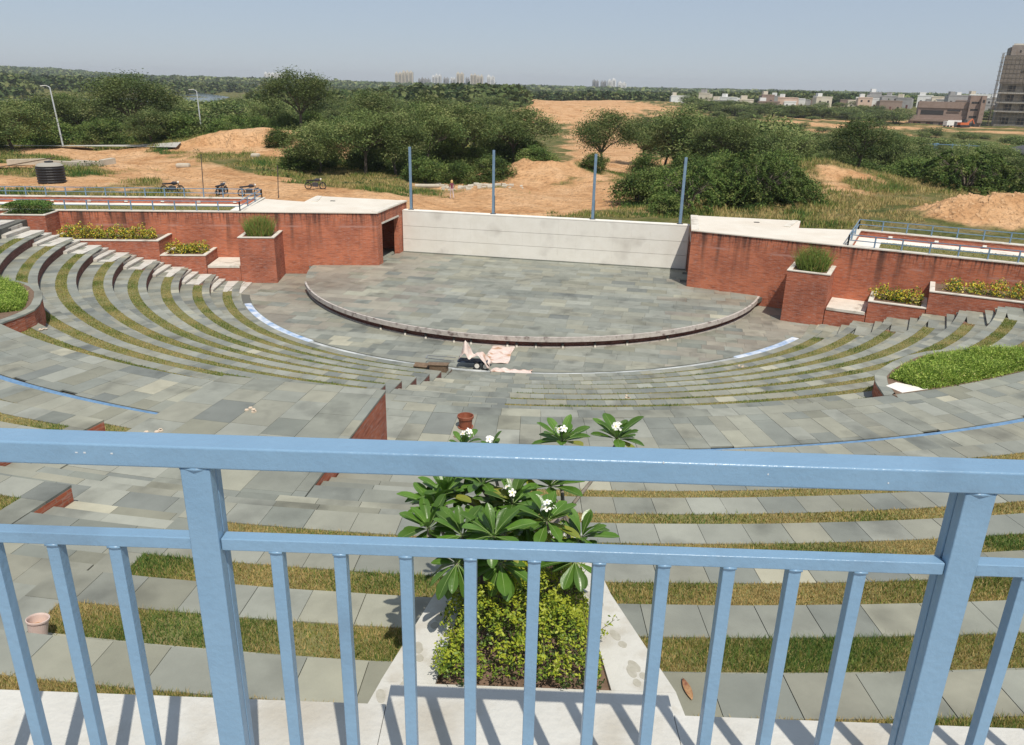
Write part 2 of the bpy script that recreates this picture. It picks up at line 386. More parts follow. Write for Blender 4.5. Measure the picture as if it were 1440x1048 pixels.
# walkway
wk = struct('walkway')
mb = MB(); ringbody(mb, 32.26, 35.3, -180, -20, 3.2, WALK-.09, 0); mb.build('walkway_bed', MORT, wk)
items = []
course(32.22, 32.75, -168, -30, WALK, .9, items)
t = -168.
while t < -30:
    d = math.degrees(random.choice((.55, .6, .62, .75))/34); r = 32.75-random.uniform(0, 1)
    while r < 34.68:
        l = random.uniform(.7, 1.6); a, b = max(r, 32.75), min(r+l, 34.70)
        if b-a > .12: items.append((ringq(a, b, t, t+d), WALK, tone()))
        r += l
    t += d
lay(wk, items)
dr = struct('drain_channel')
mb = MB(); ringbody(mb, 34.72, 35.22, -160, -30, WALK-.09, WALK-.02, 0, 1.0); mb.build('drain_tiles', TILEB, dr)
# upper rows
upr = [None, 35.24]+[36.133+1.516*(k-1) for k in range(2, 11)]
upz = [WALK, 4.15]+[12.5-(7.791-.413*(k-1)) for k in range(2, 11)]
LV = [[(-170, -106.6), (-92.5, -25)], [(-170, -106.2), (-92.5, -25)], [(-170, -106.2), (-92.5, -25)], [(-170, -105), (-92.5, -25)],
      [(-160, -101.2), (-98.25, -20)], [(-160, -101.2), (-98.2, -20)], [(-160, -101.2), (-98.1, -20)], [(-160, -101.2), (-97.4, -20)]]
def sub(ints, lo, hi): return [(max(a, lo), min(b, hi)) for a, b in ints if max(a, lo) < min(b, hi)]
pz = upz[3]
for k in range(1, 9):
    r0, r1, z, zb = upr[k], upr[k+1], upz[k], upz[k-1]
    row = struct('seating_terrace'); items = []
    for a, b in LV[k-1]:
        mb = MB(); ringbody(mb, r0, r1+.02, a, b, zb-.3, z-.046, 0, 1.0); mb.build('terrace_riser', BRICKN, row, uv=True)
        gs = r0+.52 if k > 1 else r0+.9
        course(r0-.02, gs, a, b, z, .62, items, None, tone, .12)
        # coping return along the aisle, then grass, then foot slabs
        aa = a if a < -150 else a+math.degrees(.45/r0); bb = b if b > -30 else b-math.degrees(.45/r0)
        if a > -150: items.append((ringq(gs, r1, a, aa), z, tone()))
        if b < -30: items.append((ringq(gs, r1, bb, b), z, tone()))
        course(gs+.5, r1, aa, bb, z, .62, items, None, tone, .12)
        mb = MB(); ringbody(mb, gs, gs+.5, aa, bb, z-.08, z-.014, 0, 1.0); mb.build('soil_strip', DIRT, row)
        near = k >= 5
        dens = (0, 1600, 1800, 2200, 2600, 4200, 6500, 9500, 14000)[k]
        right = a > -99
        grass_strip(row, gs, gs+.5, aa, bb, z, dens, .05 if not near else .055, .022 if k < 5 else (.015 if k < 7 else .010),
                    (.30, -.02) if not (right and k in (1, 2, 3, 4)) else (.75, .3))
    # stairs
    def steps(a, b, zlo, zhi, ra, rb, n=3):
        d = (zhi-zlo)/n; w = (rb-ra)
        mb = MB()
        for j in range(n):
            x0 = ra+(.42*j if j < n-1 else .42*(n-1)); x1 = ra+.42*(j+1) if j < n-1 else rb
            zz = zlo+d*(j+1)
            course(x0, x1, a, b, zz, .9, items)
            ringbody(mb, x0, x1, a, b, zlo-.3, zz-.046)
        mb.build('step_body', MORT, row)
    if k <= 3:
        steps(-96.85, -92.52, zb, z, r0, r1); steps(-106.15, -103.85, zb, z, r0, r1)
    elif k == 4:
        steps(-104.95, -92.52, zb, z, r0, r1)
    else:
        steps(-101.18, LV[k-1][1][0]-.02, zb, z, r0, r1)
    lay(row, items)
# raised platform over the vomitory
pf = struct('raised_platform')
mb = MB(); ringbody(mb, 35.26, 40.68, -103.8, -96.9, WALK-.3, pz-.05, 0, 1.2); mb.build('platform_wall', BRICKN, pf, uv=True)
items = []; t = -103.8
while t < -96.95:
    d = min(math.degrees(random.choice((.6, .75, .9))/38), -96.88-t); r = 35.2-random.uniform(0, .7)
    while r < 40.68:
        l = random.uniform(.6, 1.5); a, b = max(r, 35.22), min(r+l, 40.67)
        if b-a > .1: items.append((ringq(a, b, t, t+d), pz, tone()))
        r += l
    t += d
lay(pf, items)
# cheek slabs beside the lower aisle (dark triangular fins in the photo)
for i in range(1, 9):
    pass
# curved planters at the walkway edge
HED = [mat('ground_cover_%d' % i, c, .7, tuple(k*1.3 for k in c), 3, 3, transl=.3) for i, c in enumerate([(.23,.33,.05), (.14,.23,.035), (.33,.40,.08), (.65,.6,.25)])]
KS = [(32.24, 28.1), (31.9, 28.45), (31.55, 28.8), (31.2, 29.2), (30.7, 30.0), (30.3, 31.2), (29.9, 33.0), (29.6, 35), (29.55, 37), (29.7, 39), (30.1, 41), (30.7, 43), (31.4, 44.6), (32.1, 45.6)]
for s, lab in ((1, 'curved stone-rimmed planter full of bright green ground cover at the right of the walkway'), (-1, 'curved stone-rimmed planter with bright green ground cover at the left end of the walkway')):
    kp = thing('curved_planter', lab, 'planter')
    prev = None; body = MB(); its = []; soil = MB()
    th = lambda d: -100+s*d
    for j in range(len(KS)-1):
        (ra, da), (rb, db) = KS[j], KS[j+1]
        Q = [PO(ra, th(da)), PO(rb, th(db)), PO(32.24, th(db)), PO(32.24, th(da))]
        body.prism(Q if j else [Q[0], Q[1], Q[2]], 2.4, WALK-.03)
        # rim slab: offset inwards
        def inn(r, d): return (min(r+.42, 32.24), d+math.degrees((.5 if r > 30.5 else .15)/31)*(1 if d < 37 else -1))
        ia, ib = inn(ra, da), inn(rb, db)
        its.append(([PO(ra-.04, th(da)), PO(rb-.04, th(db)), PO(ib[0], th(ib[1])), PO(ia[0], th(ia[1]))], WALK+.012, random.choice((0, 1, 4, 5, 11))))
    body.build('planter_wall', BRICKN, kp, uv=True)
    for q, z, mi in its: MB().prism(q, z-.06, z).build('rim_slab', ALLS[mi], kp)
    # soil and white gravel board at the tip
    sb = MB()
    for j in range(len(KS)-1):
        (ra, da), (rb, db) = KS[j], KS[j+1]
        sb.prism([PO(ra+.2, th(da+(.5 if da < 40 else -.4))), PO(rb+.2, th(db+(.5 if db < 40 else -.4))), PO(32.22, th(db+(.5 if db < 40 else -.4))), PO(32.22, th(da+(.5 if da < 40 else -.4)))], WALK-.2, WALK-.002+.02)
    sb.build('soil', SOIL, kp)
    if s > 0:
        tip = [PO(32.2, th(29.3)), PO(31.6, th(29.2)), PO(31.45, th(30.2)), PO(32.2, th(31.2))]
        MB().prism(tip, WALK, WALK+.03).build('concrete_patch', WHITE, kp)
    n = 20000; d = rng.uniform(30.0, 44.9, n); ra = np.interp(d, [k[1] for k in KS], [k[0] for k in KS])+.5
    r = ra+rng.uniform(0, 1, n)*(32.2-ra); keep = (d > 30.9-(32.2-r)*.5)
    d, r, ra = d[keep], r[keep], ra[keep]; n = len(d)
    e = np.minimum.reduce([(32.25-r)/.3, (r-ra+.05)/.3, (d-30)/1.2]).clip(.25, 1)
    x = CX+r*np.cos(np.radians(-100+s*d)); y = CY+r*np.sin(np.radians(-100+s*d))
    hh = .33*e*rng.uniform(.5, 1.15, n)*(1+.2*np.sin(x*2.2)*np.cos(y*3.1)); q = rng.uniform(0, 1, n)
    mi = np.where(q < .45, 0, np.where(q < .8, 1, np.where(q < .985, 2, 3)))
    blades(np.stack([x, y, np.full(n, WALK)], 1), hh, np.full(n, .06), rng.uniform(.1, 1.3, n), HED, mi, 'ground_cover', kp)
    kk = rng.integers(0, n, 14000); P3 = np.stack([x[kk], y[kk], WALK+hh[kk]*rng.uniform(.5, 1.05, 14000)], 1)+rng.normal(0, .03, (14000, 3))
    fastmesh('ground_cover_leaves', leafquads(P3, rng.uniform(.05, .10, 14000), .45, .7), 4, HED, rng.choice(4, 14000, p=[.45, .2, .33, .02]), kp, 'stuff')
# orchestra
of = struct('orchestra_floor')
mb = MB(); ringbody(mb, 2, 24.5, -200, 20, -.4, -.046, 0, 5); mb.build('floor_bed', MORT, of)
def clip_circle(q, rad, keep_in=True, n=96):
    for i in range(n):
        a = 2*math.pi*i/n; nx, ny = math.cos(a), math.sin(a); out = []
        for j in range(len(q)):
            p, c = q[j], q[(j+1) % len(q)]
            dp = p[0]*nx+p[1]*ny-rad; dc = c[0]*nx+c[1]*ny-rad
            if dp <= 0: out.append(p)
            if (dp < 0) != (dc < 0) and dp != dc:
                k = dp/(dp-dc); out.append((p[0]+(c[0]-p[0])*k, p[1]+(c[1]-p[1])*k))
        q = out
        if len(q) < 3: return None
    return q
def ashlar(u0, u1, v0, v1, rad, z, dep, lens, pick, rmin=0, extra=None):
    items = []; v = v0
    while v < v1:
        d = dep*random.choice((.85, 1, 1, 1.15)); u = u0-random.uniform(0, 1)
        while u < u1:
            l = random.uniform(*lens); g = .004
            q = [(u+g, v+g), (u+l-g, v+g), (u+l-g, v+d-g), (u+g, v+d-g)]
            rr = [math.hypot(*p) for p in q]
            if max(rr) > rad: q = clip_circle(q, rad) if min(rr) < rad+.5 else None
            if q and max(rr) > rmin and (extra is None or extra(u+l/2, v+d/2)):
                items.append(([LW(*p) for p in q], z, pick(u+l/2, v+d/2)))
            u += l
        v += d
    return items
def warmpick(c0):
    def f(u, v):
        w = c0(u, v)
        return len(SLAB)+random.randrange(len(WARM)) if random.random() < w else tone()
    return f
out_ok = lambda u, v: toAB(*LW(u, v))[1] < .4 or abs(u) < 10.6
lay(of, ashlar(-24, 24, -19, 2, 18.45, 0, .72, (.7, 1.6), warmpick(lambda u, v: min(.85, max(0, (abs(u)-8)/6))), 14.6, out_ok))
its = []
t = -230
for (a, b) in ((-178, -140.5), (-140.5, -60), (-60, -25)):
    course(18.95, 19.2, a, b, 0, .8, its, BM)
# strip between drain ring ends and stairs
lay(of, its)
its = ashlar(-24, 24, -10.5, -.5, 26, -.003, .62, (.6, 1.5), warmpick(lambda u, v: .7), 18.4, lambda u, v: toAB(*LW(u, v))[1] > -5.6 and toAB(*LW(u, v))[0] < 8.4 and abs(u) > 12)
lay(of, its)
dr = struct('drain_channel')
for (a, b, M_) in ((-155, -128, TILEM), (-128, -58, TILEW), (-58, -41.3, TILEM)):
    mb = MB(); ringbody(mb, 18.52 if M_ is TILEM else 18.60, 18.90 if M_ is TILEM else 18.82, a, b, -.04, -.012 if M_ is TILEW else .006, 0, 1.0); mb.build('drain_tiles', M_, dr)
mb = MB(); ringbody(mb, 18.44, 18.60 if False else 18.52, -155, -41.3, -.04, -.002, 0, 1.0); ringbody(mb, 18.90, 18.97, -155, -41.3, -.04, -.002, 0, 1.0); mb.build('drain_kerb', SLAB[1], dr)
# stage
st = struct('stage_platform')
mb = MB(); ringbody(mb, 3, 14.86, -205, 5, -.1, .37, 0, 2.5); mb.build('stage_brick', BRICKD, st, uv=True)
mb = MB(); mb.prism([LW(-18, 3.3), LW(18, 3.3), LW(15.0, -3), LW(12.5, -8), LW(8, -12), LW(0, -14), LW(-8, -12), LW(-12.5, -8), LW(-15, -3)], .3, .55); mb.build('stage_bed', MORT, st)
lay(st, ashlar(-15.5, 15.5, -15.3, 3.2, 15.0, .6, .78, (.8, 1.8), warmpick(lambda u, v: min(.8, max(0, (-u-3)/7))+(.3 if u > 9 else 0)), 0, out_ok))
LIP = mat('stage_lip', (.42,.38,.34), .7, (.55,.5,.46), 6, 5, .2, 30, .3, 0, (.16,.12,.11), 3, .55, .7)
mb = MB(); ringbody(mb, 14.78, 15.12, -178+16, -22+4, .34, .585, 0, 1.0); mb.build('stage_lip', LIP, st)
mb = MB(); ringbody(mb, 14.86, 14.98, -162, -18, 0, .05, 0, 1.0); mb.build('skirting', LIP, st)
BLK = mat('black_plastic', (.02,.02,.022), .45)
DKMET = mat('dark_metal', (.06,.06,.065), .5)
for j, t in enumerate((-123.5, -117.2, -112.4, -106.3, -102.8, -95.6, -93.8, -90.1, -84.9, -78.5, -71.8, -62.5)):
    x, y = PO(15.04, t)
    lf = thing('floor_light', 'small white up-light at the foot of the curved stage edge, %s from the left' % nth(j+1), 'floor light', (x, y, 0), 0, 'up-lights along the curved stage edge')
    MB().lathe((0, 0, 0), [(0, 0), (.065, 0), (.065, .06), (.045, .09), (.045, .14), (0, .14)], 10).build('lamp_body', COPE, lf)
    MB().lathe((0, 0, .16), [(.0, 0), (.07, 0), (.07, .09), (0, .09)], 10).build('lamp_hood', BLK, lf)
# dark seam under the lip
# steps at the stage sides
for s in (1, -1):
    ss = struct('stage_side_steps')
    for j in range(4):
        q = [AB(s, 2.6+.35*j, -.02), AB(s, 2.95+.35*j, -.02), AB(s, 2.95+.35*j, -.85), AB(s, 2.6+.35*j, -.85)]
        MB().prism(q, 0, .6-.12*(j+1)+.03).build('tread', SLAB[j], ss)
# ------------------------------------------------------------------ brick side buildings
def prismUV(mb, s, pts, z0, z1, mi=0): mb.prism([LW(s*u, v) for u, v in pts], z0, z1, mi)
TOP = 4.2
for s in (-1, 1):
    side = 'left' if s < 0 else 'right'
    bb = thing('brick_side_building', 'red brick flat-roofed block at the %s side of the stage with a long planter wall' % side, 'building')
    p5 = ABu(1, 8.9, 0); p5i = ABu(1, 8.9, .35); p0i = ABu(1, .2, .35)
    mb = MB()
    # front wall runs on past the roof to the parapet of the terrace
    mb.prism([AB(s, 0, 0), AB(s, 36, 0), AB(s, 36, .35), AB(s, .4, .35)], -.2, TOP-.06)
    # side wall with opening
    prismUV(mb, s, [(10.4, -1.75), (10.4, -.9), (10.75, -.9), (10.75, -1.5)], 0, TOP-.06)
    prismUV(mb, s, [(10.4, 2.4), (10.4, 4.3), (10.75, 4.3), (10.75, 2.4)], 0, TOP-.06)
    prismUV(mb, s, [(10.4, -.9), (10.4, 2.4), (10.75, 2.4), (10.75, -.9)], 3.4, TOP-.06)
    prismUV(mb, s, [(10.75, 3.95), (10.75, 4.3), (17.6, 4.3), (17.6, 3.95)], 0, TOP-.06)
    prismUV(mb, s, [(17.25, 3.95), (17.6, 3.95), (17.2, 1.2), (16.85, 1.2)], 0, TOP-.06)
    prismUV(mb, s, [(16.85, 1.2), (17.2, 1.2), (20.4, 1.6), (20.3, 1.3), (17.1, .9)], 0, TOP-.06)
    prismUV(mb, s, [(13.2, -2.2), (13.2, 3.95), (13.4, 3.95), (13.4, -2.2)], .1, TOP-.1)
    mb.build('wall', BRICK, bb, uv=True)
    mb = MB(); prismUV(mb, s, [(10.8, -1.4), (10.8, 3.9), (13.2, 3.9), (13.2, -2.2)], .3, .605); mb.build('inner_floor', SLAB[1], bb)
    mb = MB(); prismUV(mb, s, [(10.34, -1.80), (10.34, 4.36), (17.66, 4.36), (17.14, 1.26), (20.45, 1.66), (ABu(1, 8.9, -.05))], TOP-.06, TOP)
    mb.build('roof', ROOF, bb)
    mb = MB(); prismUV(mb, s, [(10.36, -1.7), (10.36, 4.3), (10.85, 4.3), (10.85, -1.6)], TOP, TOP+.035); 
    mb.build('roof_upstand', COPE, bb); mb = MB()
    prismUV(mb, s, [(16.6, 1.3), (17.5, 4.22), (17.1, 4.22), (16.2, 1.5)], TOP, TOP+.05); mb.build('roof_upstand', COPE, bb)
    mb = MB(); mb.prism([AB(s, 8.9, -.05), AB(s, 36, -.05), AB(s, 36, .38), AB(s, 8.9, .38)], TOP-.06, TOP+.002); mb.build('coping', COPE, bb)
    mb = MB(); prismUV(mb, s, [(10.37, -.95), (10.37, 2.45), (10.45, 2.45), (10.45, -.95)], 3.3, 3.42); mb.build('door_lintel', COPE, bb)
    u_, v_ = ((15.35, 2.24) if s < 0 else (14.64, 2.64)); x, y = LW(s*u_, v_)
    MB().box(x-.17, x+.17, y-.08, y+.08, TOP, TOP+.035).build('roof_drain', BLK, bb)
    # terrace behind the parapet
    mb = MB(); mb.prism([AB(s, 8.9, 6.4), AB(s, 36, 6.4), AB(s, 36, 6.75), AB(s, 8.9, 6.75)], 1, TOP-.06)
    mb.prism([AB(s, 8.9, .35), AB(s, 9.2, .35), AB(s, 9.2, 6.4), AB(s, 8.9, 6.4)], 1, TOP-.06); mb.build('terrace_wall', BRICKN, bb, uv=True)
    mb = MB(); mb.prism([AB(s, 8.85, 6.35), AB(s, 36, 6.35), AB(s, 36, 6.8), AB(s, 8.85, 6.8)], TOP-.06, TOP)
    mb.prism([AB(s, 8.85, .38), AB(s, 9.25, .38), AB(s, 9.25, 6.35), AB(s, 8.85, 6.35)], TOP-.06, TOP); mb.build('terrace_coping', COPE, bb)
    mb = MB(); mb.prism([AB(s, 9.2, .35), AB(s, 36, .35), AB(s, 36, 6.4), AB(s, 9.2, 6.4)], 3.0, 3.74); mb.build('terrace_paving', WHITE, bb)
    mb = MB(); mb.prism([AB(s, 10.6, .4), AB(s, 36, .4), AB(s, 36, 4.9), AB(s, 10.6, 4.9)], 3.5, 3.78); mb.build('lawn', DIRT, bb)
    n = 16000; a = rng.uniform(10.6, 34, n); b = rng.uniform(.4, 4.9, n)
    du = a*math.cos(T16)+b*math.sin(T16)+10.4; dv = -1.75-a*math.sin(T16)+b*math.cos(T16); u = s*du
    x = CX+u*math.cos(PH)-dv*math.sin(PH); y = CY+u*math.sin(PH)+dv*math.cos(PH)
    blades(np.stack([x, y, np.full(n, 3.77)], 1), rng.uniform(.03, .08, n), np.full(n, .06), rng.uniform(.2, .9, n), GRN, rng.choice([0, 1, 1, 2], n), 'lawn_grass', bb)
    mb = MB()
    for j in range(10):
        q = AB(s, 11+2.6*j, 6.36); MB().box(q[0]-.12, q[0]+.12, q[1]-.03, q[1]+.03, 3.85, 3.97).build('wall_light', WHITE, bb)
    # railing round the terrace
    rl = thing('terrace_railing', 'low faded blue two-bar railing round the roof terrace on the %s' % side, 'railing')
    def rail_run(A, B, n, h=.62):
        mb = MB()
        for zz in (h, h*.5):
            mb.bar((*A, TOP+zz), (*B, TOP+zz), .05, .045)
        mb.build('rail', BLUED, rl)
        for j in range(n+1):
            x = A[0]+(B[0]-A[0])*j/n; y = A[1]+(B[1]-A[1])*j/n
            MB().box(x-.035, x+.035, y-.025, y+.025, TOP, TOP+h).build('post', BLUED, rl)
    rail_run(AB(s, 9.05, .18), AB(s, 34.25, .18), 18); rail_run(AB(s, 9.05, 6.58), AB(s, 34.25, 6.58), 18); rail_run(AB(s, 9.05, .18), AB(s, 9.05, 6.58), 3)
    # stepped planters and pillar
    BMn = lambda nm, lab, cat, a0, a1, bf, zt, z0=-.1: _planter(nm, lab, cat, s, a0, a1, bf, zt, z0)
    def box_planter(lab, a0, a1, bf, zt, soilm=True, rim=.22, mname='brick_planter', cat='planter'):
        t_ = thing(mname, lab, cat); ww = .24
        mb = MB(); mb.prism([AB(s, a0, bf), AB(s, a1, bf), AB(s, a1, 0), AB(s, a0, 0)], -.2, zt-.14); 
        mb.prism([AB(s, a0, bf), AB(s, a1, bf), AB(s, a1, bf+ww), AB(s, a0, bf+ww)], zt-.14, zt-.05)
        mb.prism([AB(s, a0, bf+ww), AB(s, a0+ww, bf+ww), AB(s, a0+ww, 0), AB(s, a0, 0)], zt-.14, zt-.05)
        mb.prism([AB(s, a1-ww, bf+ww), AB(s, a1, bf+ww), AB(s, a1, 0), AB(s, a1-ww, 0)], zt-.14, zt-.05)
        mb.build('planter_wall', BRICKN, t_, uv=True)
        if soilm:
            MB().prism([AB(s, a0+ww, bf+ww), AB(s, a1-ww, bf+ww), AB(s, a1-ww, -.01), AB(s, a0+ww, -.01)], zt-.14, zt-.08).build('soil', SOIL, t_)
            mb = MB()
            mb.prism([AB(s, a0-.03, bf-.03), AB(s, a1+.03, bf-.03), AB(s, a1+.03, bf+rim), AB(s, a0-.03, bf+rim)], zt-.05, zt)
            mb.prism([AB(s, a0-.03, bf+rim), AB(s, a0+rim, bf+rim), AB(s, a0+rim, -.005), AB(s, a0-.03, -.005)], zt-.05, zt)
            mb.prism([AB(s, a1-rim, bf+rim), AB(s, a1+.03, bf+rim), AB(s, a1+.03, -.005), AB(s, a1-rim, -.005)], zt-.05, zt)
            mb.build('coping', COPE, t_)
        else:
            MB().prism([AB(s, a0+.04, bf-.03), AB(s, a1-.04, bf-.03), AB(s, a1-.04, -.005), AB(s, a0+.04, -.005)], zt-.14, zt).build('seat_slab', COPE, t_)
        return t_
    box_planter('tall square brick pillar planter against the wall %s of the stage' % side, 6.35, 8.62, -2.65, 2.98)
    box_planter('brick bench with a pale stone seat beside the %s pillar planter' % side, 8.66, 10.74, -2.6, 1.12, False, mname='brick_bench', cat='bench')
    box_planter('short stepped brick planter with yellow crotons, next to the bench on the %s' % side, 10.78, 13.58, -2.62, 1.8)
    box_planter('long brick planter with a row of yellow crotons along the %s wall' % side, 13.62, 20.6, -2.55, 2.72)
    box_planter('topmost brick planter of the stepped wall on the far %s' % side, 20.64, 23.45, -1.8, 4.16)
    # stairs beside the wall
    sw = struct('side_stairs'); its = []
    body = MB(); pal = (s < 0)
    aed = [8.02+1.652*i for i in range(10)]
    for i in range(9):
        zlo = lowz[8-i+1] if i < 9 else 0; zhi = lowz[8-i] if i < 9 else 0
        a0 = aed[i]; d = (zhi-zlo)/3
        for j, (x0, x1) in enumerate(((0, .42), (.42, .84), (.84, 1.652))):
            zz = zlo+d*(j+1); bf = -5.45; bk = -2.66
            body.prism([AB(s, a0+x0, bf), AB(s, a0+x1, bf), AB(s, a0+x1, bk), AB(s, a0+x0, bk)], zlo-.5, zz-.05)
            cuts = [bf, bf+random.uniform(1, 1.8), bk]
            for c0, c1 in zip(cuts, cuts[1:]):
                q = [AB(s, a0+x0-.03, c0+.004), AB(s, a0+x1-.035, c0+.004), AB(s, a0+x1-.035, c1), AB(s, a0+x0-.03, c1)]
                MB().prism(q, zz-.05, zz+random.uniform(-.002, .002)).build('tread_slab', PALE if pal else SLAB[tone()], sw)
    body.build('stair_body', BRICKD if not pal else COPE, sw, uv=True)
    its = []
    for (a0, a1) in ((22.88, 34),):
        for j in range(14):
            for k2 in range(4):
                its.append(([AB(s, a0+.8*j, -5.4+.7*k2), AB(s, a0+.8*j+.79, -5.4+.7*k2), AB(s, a0+.8*j+.79, -4.71+.7*k2), AB(s, a0+.8*j, -4.71+.7*k2)], WALK+.002, tone()))
    MB().prism([AB(s, 22.88, -5.4), AB(s, 34, -5.4), AB(s, 34, -2.6), AB(s, 22.88, -2.6)], 2, WALK-.045).build('landing_bed', MORT, sw)
    lay(sw, its)
# white panelled wall behind the stage
ww_ = thing('stage_back_wall', 'white panelled wall closing the back of the stage', 'wall')
mb = MB(); mb.prism([LW(-10.36, 3.22), LW(10.36, 3.22), LW(10.36, 3.75), LW(-10.36, 3.75)], 0, 3.62); mb.build('wall_core', WHITE, ww_)
MB().prism([LW(-10.34, 3.14), LW(10.34, 3.14), LW(10.34, 3.8), LW(-10.34, 3.8)], 3.62, 3.68).build('coping', WHITE, ww_)
zc = [.63, 1.55, 1.62, 2.52, 2.59, 3.60]
u = -10.33
for (z0, z1) in ((.64, 1.575), (1.595, 2.535), (2.555, 3.61)):
    u = -10.33
    while u < 10.2:
        l = min(1.29, 10.33-u)
        MB().prism([LW(u+.0015, 3.15+random.uniform(-.003, .003)), LW(u+l-.0015, 3.15), LW(u+l-.0015, 3.219), LW(u+.0015, 3.219)], z0, z1).build('wall_panel', WHITE, ww_); u += l
MB().prism([LW(-10.3, 3.05), LW(10.3, 3.05), LW(10.3, 3.14), LW(-10.3, 3.14)], .602, .66).build('skirting', SLAB[3], ww_)
for j, (u, v) in enumerate(((-9.81, 3.62), (-3.6, 3.62), (3.6, 3.62), (9.66, 3.62))):
    x, y = LW(u, v)
    t_ = thing('blue_post', 'tall slim blue steel post on the white back wall, %s from the left' % ('first', 'second', 'third', 'fourth')[j], 'post', (x, y, 3.68))
    MB().box(-.09, .09, -.07, .07, .02, 4.45).build('shaft', BLUED, t_)
    MB().box(-.2, .2, -.16, .16, 0, .03).build('base_plate', DKMET, t_)
    MB().box(.09, .13, -.04, .04, .1, 1.3).build('conduit', DKMET, t_)
HAZE_D = 1.3e-4
# ------------------------------------------------------------------ viewing platform, ledge, railing
lg = struct('balcony_ledge')
LZ = CZ-1.6
def LEDGE_Y(x): return 1.665-.0219*x
xs = [-4.2, -1.36]; 
its = []
x = -4.5
mb = MB()
for x0, x1, ex in ((-4.5, -3.1, 0), (-3.1, -1.55, 0), (-1.55, -.325, 0), (-.325, .46, .075), (.46, 1.9, 0), (1.9, 3.4, 0), (3.4, 4.8, 0)):
    MB().prism([(x0+.001, -1.5), (x1-.001, -1.5), (x1-.001, LEDGE_Y(x1)+ex), (x0+.001, LEDGE_Y(x0)+ex)], LZ-.045, LZ).build('ledge_slab', LEDGE, lg)
mb.prism([(-4.5, -1.5), (4.8, -1.5), (4.8, LEDGE_Y(4.8)-.03), (-4.5, LEDGE_Y(-4.5)-.03)], LZ-.5, LZ-.046)
mb.prism([(-9, -1.5), (9, -1.5), (9, 1.2), (-9, 1.2)], 2, LZ-.5)
mb.build('ledge_wall', WHITE, lg)
rl = thing('balcony_railing', 'blue painted steel railing with square bars across the foreground', 'railing', (-.962, 1.317, 0), R(-1.2557))
# local: x along, y away from the camera (front face at y=0)
TZ = CZ-.65
def bevbox(name, x0, x1, y0, y1, z0, z1, m_=BLUE, b=.003):
    o = MB().box(x0, x1, y0, y1, z0, z1).build(name, m_, rl)
    md = o.modifiers.new('bevel', 'BEVEL'); md.width = b; md.segments = 2; o.data.polygons.foreach_set('use_smooth', [True]*6)
    md.harden_normals = True
    return o
bevbox('top_rail', -2.8, 4.8, 0, .062, TZ-.047, TZ, b=.005)
POSTX = [-1.12, .362, 1.842, 3.322]
for px_ in POSTX:
    bevbox('post', px_-.029, px_+.029, .004, .030, LZ, TZ-.048)
    bevbox('post', px_-.027, px_+.027, .036, .060, LZ, TZ-.048)
    MB().box(px_-.02, px_+.02, .028, .038, LZ, TZ-.048).build('post_gap', DKMET, rl)
    MB().box(px_-.06, px_+.06, -.03, .09, LZ, LZ+.008).build('base_plate', BLUE, rl)
    MB().tube([(px_-.030, .010, TZ-.05), (px_, .002, TZ-.0485), (px_+.030, .010, TZ-.05)], .0035, 6).build('weld', BLUE, rl, smooth=True)
for a, b in zip([-2.6]+POSTX, POSTX+[4.8]):
    bevbox('mid_rail', a+.03, b-.03, .010, .040, TZ-.232, TZ-.205, b=.0025)
    bevbox('bottom_rail', a+.03, b-.03, .010, .040, LZ+.09, LZ+.115, b=.0025)
for a in ([POSTX[0]+.138+.1285*i for i in range(10)], [POSTX[1]+.138+.1285*i for i in range(10)], [POSTX[2]+.138+.1285*i for i in range(10)], [POSTX[0]-.13-.1285*i for i in range(9)]):
    for x in a:
        x += random.uniform(-.002, .002)
        o = bevbox('baluster', x-.0125, x+.0125, .0125, .0375, LZ+.115, TZ-.232, b=.002)
        MB().tube([(x-.013, .012, TZ-.2335), (x, .0105, TZ-.233), (x+.013, .012, TZ-.2335)], .003, 6).build('weld', BLUE, rl, smooth=True)
for i in range(9):
    x = random.uniform(-.2, 2.2); l = random.uniform(.0015, .005); z_ = TZ-random.choice((.003, .02, .03))
    MB().prism([(x, -.0005), (x+l, -.0005), (x+l*.7, .003), (x+.2*l, .003)], z_, z_+random.uniform(.002, .0034)).build('paint_chip', PEEL, rl)
# ------------------------------------------------------------------ near planter with duranta and plumeria
PZ = CZ-4.5
np_ = thing('stone_planter', 'white marble-rimmed planter box below the balcony holding the plumeria', 'planter')
outer = [(-1.16, 4.3), (1.42, 4.3), (1.34, 4.9), (.98, 6.15), (.76, 7.35), (-.32, 7.35), (-.68, 6.1), (-1.07, 4.65)]
inner = [(-.56, 4.93), (.845, 4.90), (.70, 6.3), (.62, 6.95), (-.22, 6.95), (-.38, 6.3)]
mb = MB(); mb.prism([(p[0]*.985+.002, p[1]) for p in outer], 4.0, PZ-.05); mb.build('planter_wall', WHITE, np_)
rs = [[outer[0], outer[1], (1.36, 4.89), (.845, 4.90), (-.56, 4.93), (-1.0, 4.95)],
      [(1.36, 4.89), (.98, 6.15), (.70, 6.3), (.845, 4.90)], [(.98, 6.15), (.76, 7.35), (.62, 6.95), (.70, 6.3)],
      [(.76, 7.35), (-.32, 7.35), (-.22, 6.95), (.62, 6.95)], [(-.32, 7.35), (-.68, 6.1), (-.38, 6.3), (-.22, 6.95)],
      [(-.68, 6.1), (-1.0, 4.95), (-.56, 4.93), (-.38, 6.3)]]
for q in rs:
    cx = sum(p[0] for p in q)/len(q); cy = sum(p[1] for p in q)/len(q)
    MB().prism([(cx+(p[0]-cx)*.998, cy+(p[1]-cy)*.998) for p in q], PZ-.05, PZ).build('rim_slab', LEDGE, np_)
MB().prism(inner, PZ-.12, PZ-.035).build('soil', SOIL, np_)
